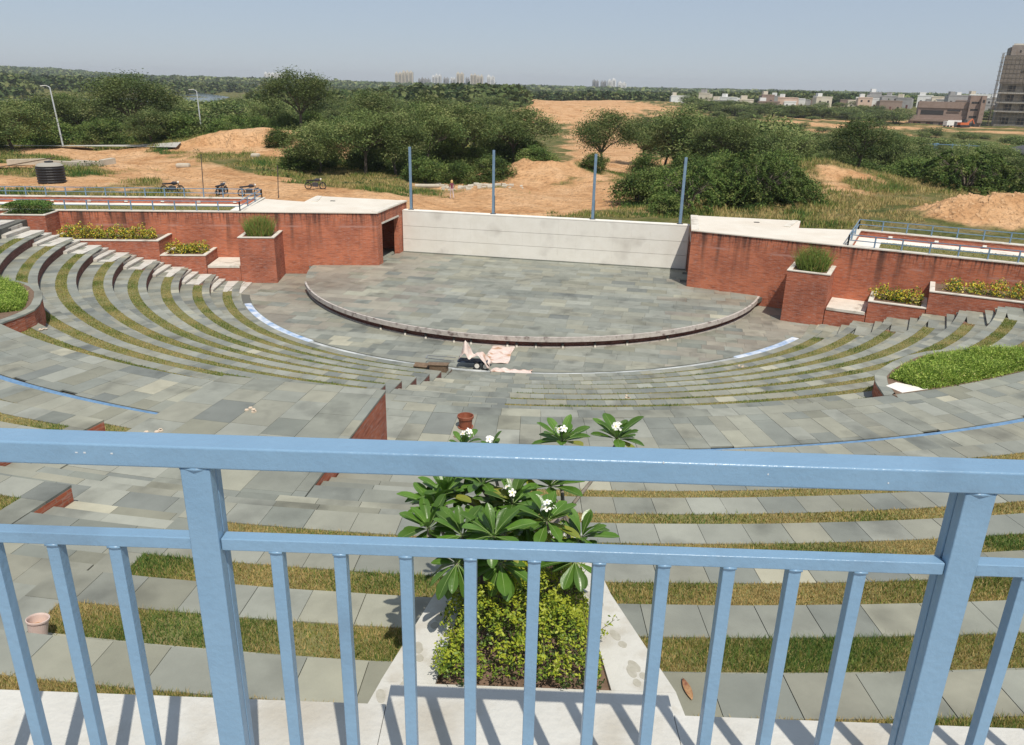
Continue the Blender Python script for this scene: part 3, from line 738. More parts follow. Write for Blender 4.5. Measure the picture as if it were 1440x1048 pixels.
# damp shoe prints on the rim
DAMP = mat('damp_stone', (.36,.34,.28), .5, (.43,.41,.35), 20, 4)
fp = MB()
for x, y, a in ((-.95, 4.72, .3), (-.83, 4.86, -.5), (-.73, 5.28, .2), (-.80, 5.05, .1), (.98, 5.5, .4), (1.05, 5.05, .2), (1.1, 5.12, .5), (.83, 6.05, .5), (-.62, 5.7, -.3)):
    for oy, rx_, ry_ in ((-.06, .035, .045), (.07, .04, .075)):
        pts = [(x+math.cos(a)*rx_*math.cos(t)*random.uniform(.85, 1.1)-math.sin(a)*(oy+ry_*math.sin(t)), y+math.sin(a)*rx_*math.cos(t)+math.cos(a)*(oy+ry_*math.sin(t))) for t in [2*math.pi*i/14 for i in range(14)]]
        fp.prism(pts, PZ-.001, PZ+.002+random.uniform(0, .001))
fp.build('damp_print', DAMP, np_, kind='stuff')
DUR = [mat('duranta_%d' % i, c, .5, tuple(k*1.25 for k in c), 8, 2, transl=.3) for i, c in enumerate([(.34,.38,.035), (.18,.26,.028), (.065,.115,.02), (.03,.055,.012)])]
du_ = thing('duranta_hedge', 'dense yellow-green duranta shrub filling the white planter below the balcony', 'shrub', (.1, 5.6, PZ))
n = 2600
cl = np.stack([rng.uniform(-.72, .72, n), rng.uniform(-.72, 1.3, n), np.zeros(n)], 1)
wd = .68-.12*(cl[:, 1]+.7)/2
cl = cl[np.abs(cl[:, 0]) < wd]; n = len(cl)
edge = np.minimum((wd[:n] if False else .62)-np.abs(cl[:, 0]), cl[:, 1]+.74).clip(0, .3)/.3
top = (.18+.38*edge)*(1+.28*np.sin(cl[:, 0]*9+1)*np.cos(cl[:, 1]*8)+.12*np.sin(cl[:, 0]*23)*np.sin(cl[:, 1]*19))
cl[:, 2] = top*np.sqrt(rng.uniform(.05, 1, n))
P_, M_ = [], []
for c, tp in zip(cl, top):
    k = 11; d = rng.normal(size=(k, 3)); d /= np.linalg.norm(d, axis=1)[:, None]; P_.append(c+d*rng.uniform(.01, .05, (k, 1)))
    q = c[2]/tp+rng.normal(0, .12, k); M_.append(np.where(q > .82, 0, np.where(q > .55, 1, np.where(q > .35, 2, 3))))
P_ = np.concatenate(P_); M_ = np.concatenate(M_)
P_[:, 2] = P_[:, 2].clip(0.0, None)
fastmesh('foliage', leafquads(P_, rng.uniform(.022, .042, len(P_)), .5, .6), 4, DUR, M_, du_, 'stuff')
tw = MB()
for i in range(70):
    x, y = random.uniform(-.5, .55), random.uniform(-.6, 1.0); tw.tube([(x, y, 0), (x+random.uniform(-.08, .08), y+random.uniform(-.08, .08), .2), (x+random.uniform(-.15, .15), y+random.uniform(-.15, .15), .42)], [.006, .004, .002], 5)
# one long shoot leaning over the right rim
tw.tube([(.45, -.45, .1), (.62, -.35, .25), (.8, -.25, .33)], [.004, .003, .002], 5)
BARK = mat('plumeria_bark', (.20,.17,.14), .85, (.30,.27,.23), 14, 5, .5, 60)
TWIG = mat('twig', (.09,.065,.045), .9)
tw.build('twigs', TWIG, du_, kind='stuff')
k = 60; t = rng.uniform(.2, 1, k); pp = np.stack([.45+.35*t, -.45+.2*t, .1+.24*t], 1)+rng.normal(0, .02, (k, 3))
fastmesh('shoot_leaves', leafquads(pp, np.full(k, .04), .45), 4, DUR, rng.choice([0, 1], k), du_, 'stuff')
# plumeria
PL = mat('plumeria_leaf', (.075,.165,.022), .30, (.11,.215,.035), 5, 3, .08, 40, .45, .3, transl=.3)
PLO = mat('plumeria_old_leaf', (.20,.24,.035), .4, (.3,.3,.05), 6, 3, transl=.25)
MID = mat('leaf_midrib', (.28,.38,.14), .5)
PET = mat('plumeria_petal', (.85,.84,.78), .5); PETY = mat('petal_centre', (.85,.62,.12), .5)
def leaf_mesh(L, W, droop, seed):
    rr = random.Random(seed); me = MB(); N = 9; vs = []
    for i in range(N+1):
        t = i/N; w_ = max(.004, W*(min(1, (t/.62)**.8) if t < .62 else math.sqrt(max(0, 1-((t-.62)/.385)**2))))
        x = L*(t+.0); z = L*(.10*t-droop*t*t)
        for s_ in (-1, -.5, 0, .5, 1): vs.append((x, s_*w_, z+abs(s_)*w_*.32+rr.uniform(-.001, .001)))
    fs = []; mi = []
    for i in range(N):
        for j in range(4): fs.append((i*5+j, (i+1)*5+j, (i+1)*5+j+1, i*5+j+1)); 
    me.add([(v[0]+.02, v[1], v[2]) for v in vs], fs, 0)
    rib = [vs[i*5+2] for i in range(N+1)]
    me.tube([(0, 0, -.002)]+[(p[0]+.02, p[1], p[2]+.0012) for p in rib], [.0035]+[.0028*(1-.8*i/N) for i in range(N+1)], 4, 1)
    o = me.v
    m_ = bpy.data.meshes.new('leaf'); m_.from_pydata(me.v, [], me.f); m_.materials.append(PL); m_.materials.append(MID)
    m_.polygons.foreach_set('material_index', me.mi); m_.polygons.foreach_set('use_smooth', [True]*len(me.f)); return m_
LM = [leaf_mesh(.30, .056, .12, 1), leaf_mesh(.27, .054, .30, 2), leaf_mesh(.33, .060, .22, 3), leaf_mesh(.24, .050, .05, 4)]
LMO = []
for m_ in LM[:2]:
    c = m_.copy(); c.materials[0] = PLO; LMO.append(c)
pt_ = thing('plumeria_tree', 'small plumeria with broad glossy leaves and white flowers in the planter', 'tree', (.02, 5.95, PZ))
rosettes = [(-.68,5.70,8.95),(-.38,5.50,9.02),(-.12,5.40,9.08),(-.25,6.20,9.12),(-.58,6.10,9.06),(-.42,5.42,8.80),(.03,6.00,9.03),(.37,6.25,9.08),(.32,5.70,9.05),(.62,5.70,8.90),(.50,6.80,9.27),(1.01,6.70,9.36),(-.46,6.90,9.15),(.56,5.55,8.76),(-.06,5.40,8.82),(.10,6.55,9.05),(-.19,6.75,9.16),(-.66,6.0,8.98),(-.42,6.25,8.97),(-.05,6.1,8.9),(-.22,5.75,8.86),(.15,5.95,8.84)]
base = Vector((.02, 5.95, PZ-.05)); hub = Vector((-.06, 6.0, PZ+.42)); hub2 = Vector((.50, 6.15, CZ-3.66)); hub3 = Vector((-.42, 5.85, PZ+.66)); hub4 = Vector((-.05, 6.3, PZ+.75))
loc0 = Vector((.02, 5.95, PZ))
def br(pts, rs_):
    MB().tube([Vector(p)-loc0 for p in pts], rs_, 8).build('branch', BARK, pt_, smooth=True)
MB().tube([Vector(p)-loc0 for p in (base, base.lerp(hub, .5)+Vector((.03, 0, 0)), hub)], [.045, .038, .034], 10).build('trunk', BARK, pt_, smooth=True)
br([hub, (.2, 6.05, PZ+.62), hub2], [.03, .024, .02]); br([hub, hub3], [.03, .022]); br([hub, (-.05, 6.15, PZ+.6), hub4], [.03, .024, .02])
lc = 0
for i, p in enumerate(rosettes):
    p = Vector(p); h = min(([hub2] if False else [hub2, hub3, hub4, hub]), key=lambda q: (q-p).length)
    tip = p-Vector((0, 0, .05))
    br([h, h.lerp(tip, .55)+Vector((random.uniform(-.03, .03), random.uniform(-.03, .03), -.04)), tip, p], [.019, .016, .014, .012])
    ax = (tip-h).normalized()*.5+Vector((random.uniform(-.2, .2), random.uniform(-.25, .1), 1)); ax.normalize()
    nl = 19 if i not in (12, 16) else 9
    for j in range(nl):
        az = j*2.39996+random.uniform(-.2, .2); el = R(62-72*(j/nl)**.8+random.uniform(-7, 7)) if i not in (5, 13, 14) else R(10-60*(j/nl))
        d = Vector((math.cos(az)*math.cos(el), math.sin(az)*math.cos(el), math.sin(el)))
        qz = Vector((0, 0, 1)).rotation_difference(ax); d = qz @ d
        xa = d.normalized(); ya = Vector((0, 0, 1)).cross(xa).normalized(); za = xa.cross(ya)
        old = (j > nl-3 and random.random() < .35)
        o = bpy.data.objects.new('leaf', random.choice(LMO if old else LM)); COL.objects.link(o); o.parent = pt_
        sc = random.uniform(.72, 1.02)*(.72 if i in (12, 16) else 1)
        mm = Matrix((xa*sc, ya*sc*random.uniform(.9, 1.15), za*sc)).transposed().to_4x4(); mm.translation = p-loc0+xa*.008; o.matrix_local = mm
# flowers
def flower_mesh():
    me = MB()
    for k in range(5):
        a = 2*math.pi*k/5; c, s_ = math.cos(a), math.sin(a); pts = []
        prof = [(0, .004, 0), (.012, .009, .004), (.028, .013, .005), (.038, .009, .002), (.041, 0, 0)]
        L_ = [(x, y, z) for x, y, z in prof]; Rr = [(x, -y, z) for x, y, z in prof[:-1]]
        vs = [(x*c-y*s_, x*s_+y*c, z) for x, y, z in L_+Rr[::-1]]
        me.add(vs, [tuple(range(len(vs)))], 0)
    me.lathe((0, 0, .003), [(0, 0.003), (.008, 0.001), (.009, 0)], 10, 1); me.tube([(0, 0, 0), (0, 0, -.03)], [.003, .002], 5, 0)
    m_ = bpy.data.meshes.new('flower'); m_.from_pydata(me.v, [], me.f); m_.materials.append(PET); m_.materials.append(PETY)
    m_.polygons.foreach_set('material_index', me.mi); return m_
FM = flower_mesh()
for i, k_ in ((8, 6), (6, 3), (7, 3), (10, 4), (11, 5), (12, 4), (16, 2), (9, 0)):
    p = Vector(rosettes[i])+Vector((random.uniform(-.04, .04), -.03, .13))
    if k_: br([Vector(rosettes[i]), p], [.007, .004])
    for j in range(k_):
        o = bpy.data.objects.new('flower', FM); COL.objects.link(o); o.parent = pt_
        d = Vector((random.uniform(-1, 1), random.uniform(-1, .4), random.uniform(.2, 1))).normalized()
        o.rotation_euler = d.to_track_quat('Z', 'Y').to_euler(); o.location = p-loc0+d*random.uniform(.03, .075); o.scale = (.95,)*3
# ------------------------------------------------------------------ small things on the terraces
TERRA = mat('terracotta_plastic', (.22,.065,.035), .55, (.30,.10,.055), 8, 4, .1)
x, y, z = -1.2, 18.75, WALK
t_ = thing('flower_pot', 'red-brown plant pot standing alone on the paved walkway', 'flower pot', (x, y, z))
MB().lathe((0, 0, 0), [(.0, .0), (.155, 0), (.16, .03), (.19, .27), (.215, .275), (.22, .34), (.195, .345), (.185, .28), (.15, .06), (0, .05)], 28).build('pot_wall', TERRA, t_, smooth=False)
MB().lathe((0, 0, 0), [(0, .20), (.178, .20)], 20).build('soil', SOIL, t_)
MB().lathe((0, 0, 0), [(.16, .0), (.2, .0), (.21, .03), (.17, .03)], 24).build('saucer', TERRA, t_)
o = MB()
pts = [(.28*math.cos(a)*random.uniform(.8, 1.1), .09*math.sin(a)*random.uniform(.7, 1.1)) for a in [2*math.pi*i/18 for i in range(18)]]
o.prism(pts, 0, .012); ob = o.build('dried_mud', mat('mud', (.17,.12,.075), .9, (.24,.17,.11), 9, 4), None, loc=(-1.22, 18.15, WALK+.002)); tag(ob, 'thin patch of dried brown mud on the slabs in front of the red-brown pot', 'mud patch')
OLDP = mat('pink_plastic', (.55,.42,.37), .6, (.62,.5,.45), 6, 4, .1); SAWD = mat('dry_earth', (.50,.31,.16), .95, (.38,.22,.11), 22, 4, .6, 60)
b_ = thing('bucket', 'dusty pink bucket half full of dry earth on the near grass strip', 'bucket', (-4.66, 6.27, 12.5-5.31), 0); b_.rotation_euler = (R(-7), R(5), 0); b_.scale = (.68, .68, .85)
MB().lathe((0, 0, 0), [(0, 0), (.105, 0), (.11, .01), (.14, .29), (.155, .295), (.155, .315), (.145, .318), (.135, .3), (.10, .02), (0, .015)], 28).build('bucket_wall', OLDP, b_)
MB().lathe((0, 0, 0), [(0, .235), (.06, .225), (.127, .205)], 18).build('earth', SAWD, b_)
LF = mat('dry_leaf', (.20,.075,.045), .6, (.42,.26,.12), 14, 3)
mb = MB()
vs = []
for i in range(9):
    t = i/8; w_ = .055*math.sin(math.pi*min(1, t*.93+.05))**.8; yy = -.2+.4*t; vs += [(-w_, yy, .03+.02*t), (0, yy, .004+.015*math.sin(t*3)), (w_, yy, .035)]
fs = [(i*3+j, (i+1)*3+j, (i+1)*3+j+1, i*3+j+1) for i in range(8) for j in (0, 1)]
o = MB().add(vs, fs).build('fallen_leaf', LF, None, loc=(1.58, 5.36, 12.5-4.9), smooth=True); o.rotation_euler = (0, 0, .12); o.scale = (.62, .62, .62)
md = o.modifiers.new('s', 'SOLIDIFY'); md.thickness = .002
tag(o, 'curled dry brown leaf on the coping just right of the planter', 'leaf')
# debris flecks
CR = mat('crumb', (.62,.5,.38), .8)
fl = MB()
for (r, t, z) in ((25.2, -117, lowz[5]), (27.5, -84, lowz[3]), (25, -78, lowz[5]), (33.5, -104, WALK), (34.1, -107, WALK), (30.9, -128.3, lowz[1]+.03), (22, -66, lowz[6]), (37, -101, pz), (38.6, -103, pz)):
    x, y = PO(r, t)
    for k in range(5):
        a, b = x+random.uniform(-.15, .15), y+random.uniform(-.15, .15); fl.prism([(a+.05*math.cos(q), b+.05*math.sin(q)) for q in (0, 1.3, 2.4, 4, 5.2)], z, z+.025)
o = fl.build('plaster_crumbs', CR, None, kind='stuff'); tag(o, 'small pale plaster crumbs scattered on the terraces', 'rubble')
# cart with cloths
CLO = mat('pink_cloth', (.64,.49,.43), .85, (.70,.62,.56), 5, 4, .3, 30, .2, 0, (.45,.25,.15), 2.2, .52, .68)
NAVY = mat('navy_paint', (.03,.045,.08), .5); RUB = mat('rubber', (.03,.03,.03), .8)
c_ = thing('hand_cart', 'low navy hand cart with white wheels, half covered by a pink cloth', 'cart', (-1.75, 34.3, 0), R(-6))
MB().box(-.8, .6, -.25, .25, .26, .33).build('deck', NAVY, c_)
MB().bar((-.95, -.25, .31), (-2.3, -.18, .36), .03).bar((-.95, .25, .31), (-2.3, .18, .36), .03).bar((-2.3, -.22, .36), (-2.3, .22, .36), .03).build('handle', mat('steel', (.5,.5,.5), .35, metal=.8), c_)
for sx in (.15, .55):
    wh = thing('wheel', None, None, (sx, -.34, .17)); wh.parent = c_
    wh.rotation_euler = (R(90), 0, 0)
    MB().lathe((0, 0, 0), [(.11, -.03), (.165, -.03), (.17, 0), (.165, .03), (.11, .03)], 20).build('tyre', RUB, wh)
    MB().lathe((0, 0, .01), [(0, .03), (.11, .03), (.12, 0)], 16).build('rim', WHITE, wh)
def cloth(name, label, nx, ny, sx, sy, zf, loc, rz):
    vs = []
    for j in range(ny+1):
        for i in range(nx+1):
            a, b = i/nx, j/ny; vs.append(((a-.5)*sx+.03*math.sin(b*9), (b-.5)*sy+.03*math.sin(a*8), zf(a, b)))
    fs = [(j*(nx+1)+i, j*(nx+1)+i+1, (j+1)*(nx+1)+i+1, (j+1)*(nx+1)+i) for j in range(ny) for i in range(nx)]
    o = MB().add(vs, fs).build(name, CLO, None, loc=loc, smooth=True); o.rotation_euler = (0, 0, rz)
    md = o.modifiers.new('s', 'SOLIDIFY'); md.thickness = .012; tag(o, label, 'cloth'); return o
cloth('draped_cloth', 'pink and white cloth draped in a peak over the hand cart', 26, 20, 1.45, .9,
      lambda a, b: .40+.85*math.exp(-((a-.2)/.13)**2-((b-.5)/.55)**2)+.34*math.exp(-((a-.62)/.2)**2)*(1-.3*b)-.25*max(0, a-.8)/.2+.03*math.sin(a*30+b*6), (-1.75, 34.25, 0), R(-10))
cloth('spread_cloth', 'stained pale pink sheet spread on the floor behind the hand cart', 16, 20, 1.15, 2.6, lambda a, b: .03+.02*math.sin(a*11+b*4)+.03*math.exp(-((b-.1)/.1)**2), (-.62, 36.1, 0), R(-7))
cloth('floor_cloth', 'small crumpled pink cloth lying on the floor to the right of the hand cart', 22, 10, 1.9, .55, lambda a, b: .04+.10*math.exp(-((a-.3)/.12)**2)*math.sin(math.pi*b)+.05*math.sin(a*14)**2, (-.05, 33.65, 0), R(-7))
WOOD = mat('weathered_wood', (.13,.085,.055), .85, (.2,.14,.09), 9, 5, .3)
wd_ = thing('timber_scrap', 'dark brown broken timber box and plank left of the hand cart on the lowest steps', 'timber', (-3.6, 33.3, .12), R(-12))
MB().obox((-.35, .25, .12), (.65, 0, .0), (0, .16, .05), (0, -.01, .025)).build('plank', WOOD, wd_)
MB().obox((.25, -.1, .16), (.4, 0, 0), (0, .02, .0), (0, 0, .16)).obox((.25, .2, .16), (.4, 0, 0), (0, .02, 0), (0, 0, .16)).obox((.62, .05, .16), (.02, 0, 0), (0, .15, 0), (0, 0, .16)).build('box_side', WOOD, wd_)
MB().obox((.2, .05, .33), (.5, 0, .03), (0, .2, 0), (0, 0, .015)).build('lid', WOOD, wd_)
# ------------------------------------------------------------------ planted things in the brick planters
def leafcloud(c, rad, n, size, mats, wts, parent, name='foliage', up=.4, shell=.45, asp=.5):
    d = rng.normal(size=(n, 3)); d /= np.linalg.norm(d, axis=1)[:, None]; rr = (shell+(1-shell)*rng.uniform(0, 1, n)**.6)
    lump = 1+.18*np.sin(d[:, 0]*5+c[0])+.18*np.sin(d[:, 1]*6+c[1]*2)+.1*np.sin(d[:, 2]*9)
    P = np.array(c)+d*np.array(rad)*(rr*lump)[:, None]
    k = P[:, 2] > c[2]-rad[2]*.75; P = P[k]
    return P
def foliage_obj(P, size, mats, wts, parent, name='foliage', up=.4, asp=.5):
    fastmesh(name, leafquads(P, rng.uniform(size*.6, size*1.3, len(P)), asp, up), 4, mats, rng.choice(len(mats), len(P), p=wts), parent, 'stuff')
CRO = [mat('croton_%d' % i, c, .45, tuple(k*1.2 for k in c), 9, 2, transl=.2) for i, c in enumerate([(.62,.50,.05), (.42,.40,.05), (.07,.15,.025), (.045,.10,.02)])]
HG = [mat('hedge_%d' % i, c, .6, tuple(k*1.25 for k in c), 5, 2, transl=.2) for i, c in enumerate([(.10,.19,.03), (.06,.125,.02), (.18,.24,.05), (.03,.065,.012)])]
RW = [mat('reed_%d' % i, c, .7, tuple(k*1.2 for k in c), 5, 2, transl=.2) for i, c in enumerate([(.19,.26,.05), (.12,.18,.035), (.32,.19,.07)])]
ordn = ['first', 'second', 'third', 'fourth', 'fifth', 'sixth', 'seventh', 'eighth', 'ninth', 'tenth']
for s in (-1, 1):
    side = 'left' if s < 0 else 'right'
    x, y = AB(s, 7.5, -1.35)
    g = thing('reed_clump', 'tall thin reddish-green reeds growing in the %s pillar planter' % side, 'plant', (x, y, 2.9))
    n = 1500; a = rng.uniform(0, 6.28, n); r = np.sqrt(rng.uniform(0, 1, n)); bx = np.stack([r*np.cos(a)*.82, r*np.sin(a)*.85, np.zeros(n)], 1)
    blades(bx, rng.uniform(.3, 1.0, n)**.7*1.5*(1.05-.25*r), np.full(n, .045), rng.uniform(.05, .7, n), RW, rng.choice(3, n, p=[.45, .35, .2] if s < 0 else [.6, .3, .1]), 'reeds', g)
    k = 1800; P = np.stack([rng.normal(0, .42, k), rng.normal(0, .42, k), rng.uniform(.05, 1.25, k)], 1)
    foliage_obj(P, .07, RW, [.5, .3, .2], g, 'leaves')
    def bushes(a0, a1, b, z, n_, lab, w=.55, h=.42):
        for j in range(n_):
            a = a0+(a1-a0)*(j+.5)/n_; x, y = AB(s, a+random.uniform(-.08, .08), b+random.uniform(-.08, .08))
            t_ = thing('croton_bush', lab % ordn[(n_-1-j) if s < 0 else j], 'bush', (x, y, z), 0, 'croton bushes in the %s' % ('left wall planters' if s < 0 else 'right wall planters'))
            ww = w*random.uniform(.85, 1.15); hh = h*random.uniform(.8, 1.25)
            P = leafcloud((0, 0, hh*.75), (ww, ww, hh), 520, .1, CRO, None, None)
            foliage_obj(P, .13, CRO, [.36, .26, .26, .12] if s > 0 else [.34, .28, .26, .12], t_)
    bushes(14.2, 20.1, -1.3, 2.62, 9 if s < 0 else 6, 'yellow croton bush, the %%s from the left in the long %s brick planter' % side, .52 if s < 0 else .5)
    bushes(11.1, 13.3, -1.4, 1.7, 4, 'yellow croton bush, the %%s from the left in the short %s brick planter' % side, .48)
# hedge on the topmost left planter
for s, lab in ((-1, 'clipped bright green hedge in the topmost brick planter at the far left'),):
    x, y = AB(s, 22.05, -.75)
    g = thing('clipped_hedge', lab, 'hedge', (x, y, 4.05), PH-T16*s*-1*0)
    g.rotation_euler = (0, 0, PH+T16)
    n = 9000; P = np.stack([rng.uniform(-1.3, 1.3, n), rng.uniform(-.75, .7, n), rng.uniform(0, .8, n)], 1)
    P[: n//2, 2] = .8-rng.uniform(0, .14, n//2); P[:, 2] *= 1-.25*(np.abs(P[:, 0])/1.3)**6
    foliage_obj(P, .09, HG, [.42, .33, .13, .12], g)
# ------------------------------------------------------------------ terrain
CTRL = np.array([(-39.7,67.6,3.4),(-48,80,3.5),(-30,66,3.4),(-18,62,3.4),(-18,71,3.3),(-30,80,3.2),(-47,95,3.1),(-61,108,3.0),(-75,115,2.6),(-36,104,3.6),(-36,112,5.0),(-31,110,4.8),(-42,118,4.4),(-30,122,4.0),(-52,133,3.0),(-60,128,3.0),
 (-70,166,1.5),(-95,150,1.5),(-75,194,.8),(-17,86,2.6),(-11,97,1.6),(-7,103,1.5),(-2,68,2.2),(-6,82,1.7),(2,85,1.7),(4,74,2.2),(6,98,2.6),(3,105,1.6),(8,82,1.9),(11,106,1.4),(12,125,.2),(20,150,-1),(10,62,2.6),(23,113,1.0),(20,64,3.0),(27,105,1.5),(34,58,3.6),(42,62,3.6),(50,60,3.0),
 (35,80,3.2),(33,88,3.8),(40,90,3.2),(37,71,3.1),(41,97,2),(58,120,1.2),(77,154,.5),(92,143,.6),(68,113,1.2),(60,90,2),(-120,140,1),(-150,220,-3),(-60,275,-1),(-27,291,-1.2),(-11,328,-1.2),
 (25,200,-2.5),(27,245,-3),(33,330,-.8),(60,430,2.6),(20,430,3.2),(0,480,3.4),(100,440,.5),(70,520,3.0),(70,210,-1),(95,210,-.8),(150,300,-1.5),(220,420,-1.5),(250,410,-1.5),(150,480,-1),(300,600,2),(300,780,3),(600,900,3),(200,900,-1),(0,900,-3),(-100,600,-4),(0,1500,-4),(0,3000,-3.5),(-900,3000,-3),(900,3000,0),(2500,3000,0),(0,5200,-2),(2500,5200,0),(-2500,5200,2),
 (-250,300,-8),(-200,450,-9),(-150,900,-6),(-300,1500,-7),(-700,700,5),(-950,1000,14),(-1400,1600,24),(-1900,2600,22),(-700,1300,-4),(-900,1800,2),(-500,400,-4),(-900,400,10)])
def vnoise(x, y, s, seed=0):
    x = x/s+seed*17.3; y = y/s+seed*9.1; xi = np.floor(x); yi = np.floor(y); fx = x-xi; fy = y-yi
    fx = fx*fx*(3-2*fx); fy = fy*fy*(3-2*fy)
    h = lambda a, b: (np.sin(a*127.1+b*311.7+seed)*43758.5453) % 1
    return (h(xi, yi)*(1-fx)+h(xi+1, yi)*fx)*(1-fy)+(h(xi, yi+1)*(1-fx)+h(xi+1, yi+1)*fx)*fy
def fbm(x, y, s, seed=0, o=4):
    t = 0; a = .5
    for i in range(o): t = t+a*vnoise(x, y, s/2**i, seed+i); a *= .5
    return t/(1-.5**o)
def heap(x, y, cx, cy, rx_, ry_, h): return h*np.exp(-(((x-cx)/rx_)**2+((y-cy)/ry_)**2))
def tz(x, y):
    x = np.asarray(x, float); y = np.asarray(y, float); sh = x.shape; x = x.ravel(); y = y.ravel()
    d = np.hypot(x, y); num = np.zeros_like(x); den = np.zeros_like(x)
    for cx, cy, cz in CTRL:
        sc = 4+.07*math.hypot(cx, cy); w_ = 1/((((x-cx)**2+(y-cy)**2)/sc**2)+.12)**2; num += w_*cz; den += w_
    z = num/den
    far = np.clip((d-60)/300, 0, 1)
    z = z+(fbm(x, y, 9, 3)-.5)*(.55+.9*far)+(fbm(x, y, 60, 5)-.5)*3.5*far
    near = d < 160
    z = z+np.where(near, (fbm(x, y, 1.8, 8)-.5)*.30+np.abs(fbm(x, y, 3.4, 18)-.5)*.6, 0)
    dpath = np.full_like(x, 1e9)
    for (ax, ay), (bx_, by_) in zip([(-6, 64), (-17, 66), (-25, 73), (-37, 84), (-50, 99)], [(-17, 66), (-25, 73), (-37, 84), (-50, 99), (-62, 108)]):
        t_ = np.clip(((x-ax)*(bx_-ax)+(y-ay)*(by_-ay))/((bx_-ax)**2+(by_-ay)**2), 0, 1); dpath = np.minimum(dpath, np.hypot(x-ax-t_*(bx_-ax), y-ay-t_*(by_-ay)))
    z = z-.16*np.exp(-((dpath-1.0)/.35)**2)-.08*np.exp(-((dpath-3.1)/.35)**2)
    # spoil heaps and cut bank
    z = z+heap(x, y, 35.5, 60, 4.5, 3, 1.5)*(.7+.6*fbm(x, y, 1.4, 2))+heap(x, y, 41, 58, 5, 3.5, 1.4)*(.7+.6*fbm(x, y, 1.5, 4))
    z = z+heap(x, y, 3, 99, 8, 5, 1.4)*(.5+.9*fbm(x, y, 2.4, 6)-.5*np.abs(fbm(x, y, 1.6, 36)-.5))+heap(x, y, -1.5, 84, 3.5, 7, .5)
    z = z+heap(x, y, 34, 89, 7, 6, 1.6)
    z = z+heap(x, y, 6, 345, 16, 26, 4.5)
    # left cut bank: steep face towards the track
    bx = (x+36)/9; by = (y-106)
    z = z+np.where((np.abs(bx) < 1.6) & (by > -4), (1.1+1.2*fbm(x, y, 5, 9)-1.3*np.abs(fbm(x, y*.45, 2.2, 29)-.5)*np.clip(6-by, 0, 6)/3)*np.clip((by+(fbm(x, y, 3.2, 7)-.5)*9)/.7, 0, 1)*np.exp(-bx**2*1.2)*np.exp(-np.clip(by-2, 0, 99)/12), 0)
    u = (x-CX)*math.cos(PH)+(y-CY)*math.sin(PH); v = -(x-CX)*math.sin(PH)+(y-CY)*math.cos(PH)
    b = (np.abs(u)-10.4)*math.sin(T16)+(v+1.75)*math.cos(T16); a = (np.abs(u)-10.4)*math.cos(T16)-(v+1.75)*math.sin(T16)
    lim = np.where(np.abs(u) < 10.4, v > 4.3, np.where(a < 8.9, b > 4.5, b > 6.9))
    lim &= ~((np.abs(u) > 10.0) & (np.abs(u) < 17.4) & (v < 4.2))
    # edge zone: keep ground below the terrace copings
    z = np.where(lim, np.where((a > 0) & (b < 10), np.minimum(z, 3.9), z), -1.2)
    return z.reshape(sh)
def grow(a, b, s, f):
    o = [a]; 
    while o[-1] < b: o.append(o[-1]+s); s *= f
    return o
def sand_mask(x, y):
    """1 = bare sand, 0 = vegetated"""
    n1 = fbm(x, y, 7, 11); n2 = fbm(x, y, 2.2, 13); m_ = np.zeros_like(x)
    def blob(cx, cy, rx_, ry_, k=1.): return k*np.clip(1.35-np.sqrt(((x-cx)/rx_)**2+((y-cy)/ry_)**2), 0, 1)
    def path(pts, wd):
        best = np.full_like(x, 1e9)
        for (ax, ay), (bx, by) in zip(pts, pts[1:]):
            t = np.clip(((x-ax)*(bx-ax)+(y-ay)*(by-ay))/((bx-ax)**2+(by-ay)**2), 0, 1)
            best = np.minimum(best, np.hypot(x-ax-t*(bx-ax), y-ay-t*(by-ay)))
        return np.clip(1.4-best/wd, 0, 1)
    m_ = np.maximum.reduce([path([(-6, 64), (-17, 66), (-25, 73), (-37, 84), (-50, 99), (-62, 108)], 7.2), blob(0, 76, 12, 17), blob(3, 94, 10, 13), blob(7, 84, 6, 15),
        blob(-44, 70, 14, 6), blob(-54, 84, 11, 5, .95), blob(-37, 104, 12, 7), blob(-27, 103, 7, 7, .9), blob(-33, 110, 9, 6, .9), blob(37, 59, 9, 4), blob(43, 58, 8, 4), blob(36, 86, 5, 4, .5), blob(31, 78, 4, 6, .42),
        path([(14, 118), (19, 150), (22, 200), (27, 250), (32, 330), (50, 430), (70, 500)], 11), blob(28, 240, 15, 60), blob(45, 430, 62, 90), blob(20, 400, 30, 80), blob(-5, 335, 16, 12, .9),
        blob(115, 300, 36, 18, .95), blob(140, 350, 50, 18), blob(175, 410, 60, 16, .9), blob(90, 230, 16, 10, .8), blob(110, 260, 22, 9, .8), blob(190, 330, 30, 14, .8), blob(150, 250, 16, 8, .7), blob(68, 175, 8, 6, .6), blob(210, 370, 40, 12, .9)])
    ang = x/np.maximum(y, 1); w1 = np.clip(1.5-np.abs(ang-.102)/.042, 0, 1)*((y > 122) & (y < 340)); w2 = np.clip(1.5-np.abs(ang-.075)/.075, 0, 1)*((y >= 300) & (y < 600))
    m_ = np.maximum.reduce([m_, w1, w2])
    k = m_+(n1-.5)*.9+(n2-.5)*.9
    return np.clip((k-.45)/.22, 0, 1)
xs = np.arange(-52, 48, .42).tolist(); xs = [-v for v in grow(52.5, 6300, .8, 1.02)][::-1]+xs+grow(48.3, 6300, .8, 1.02)
ys = [-60, -30, 0, 20, 34, 40]+np.arange(44, 122, .42).tolist()+grow(122.3, 6250, .7, 1.0165)
X, Y = np.meshgrid(np.array(xs), np.array(ys)); Z = tz(X, Y); nx, ny = len(xs), len(ys)
me = bpy.data.meshes.new('ground'); V = np.stack([X, Y, Z], -1).reshape(-1, 3)
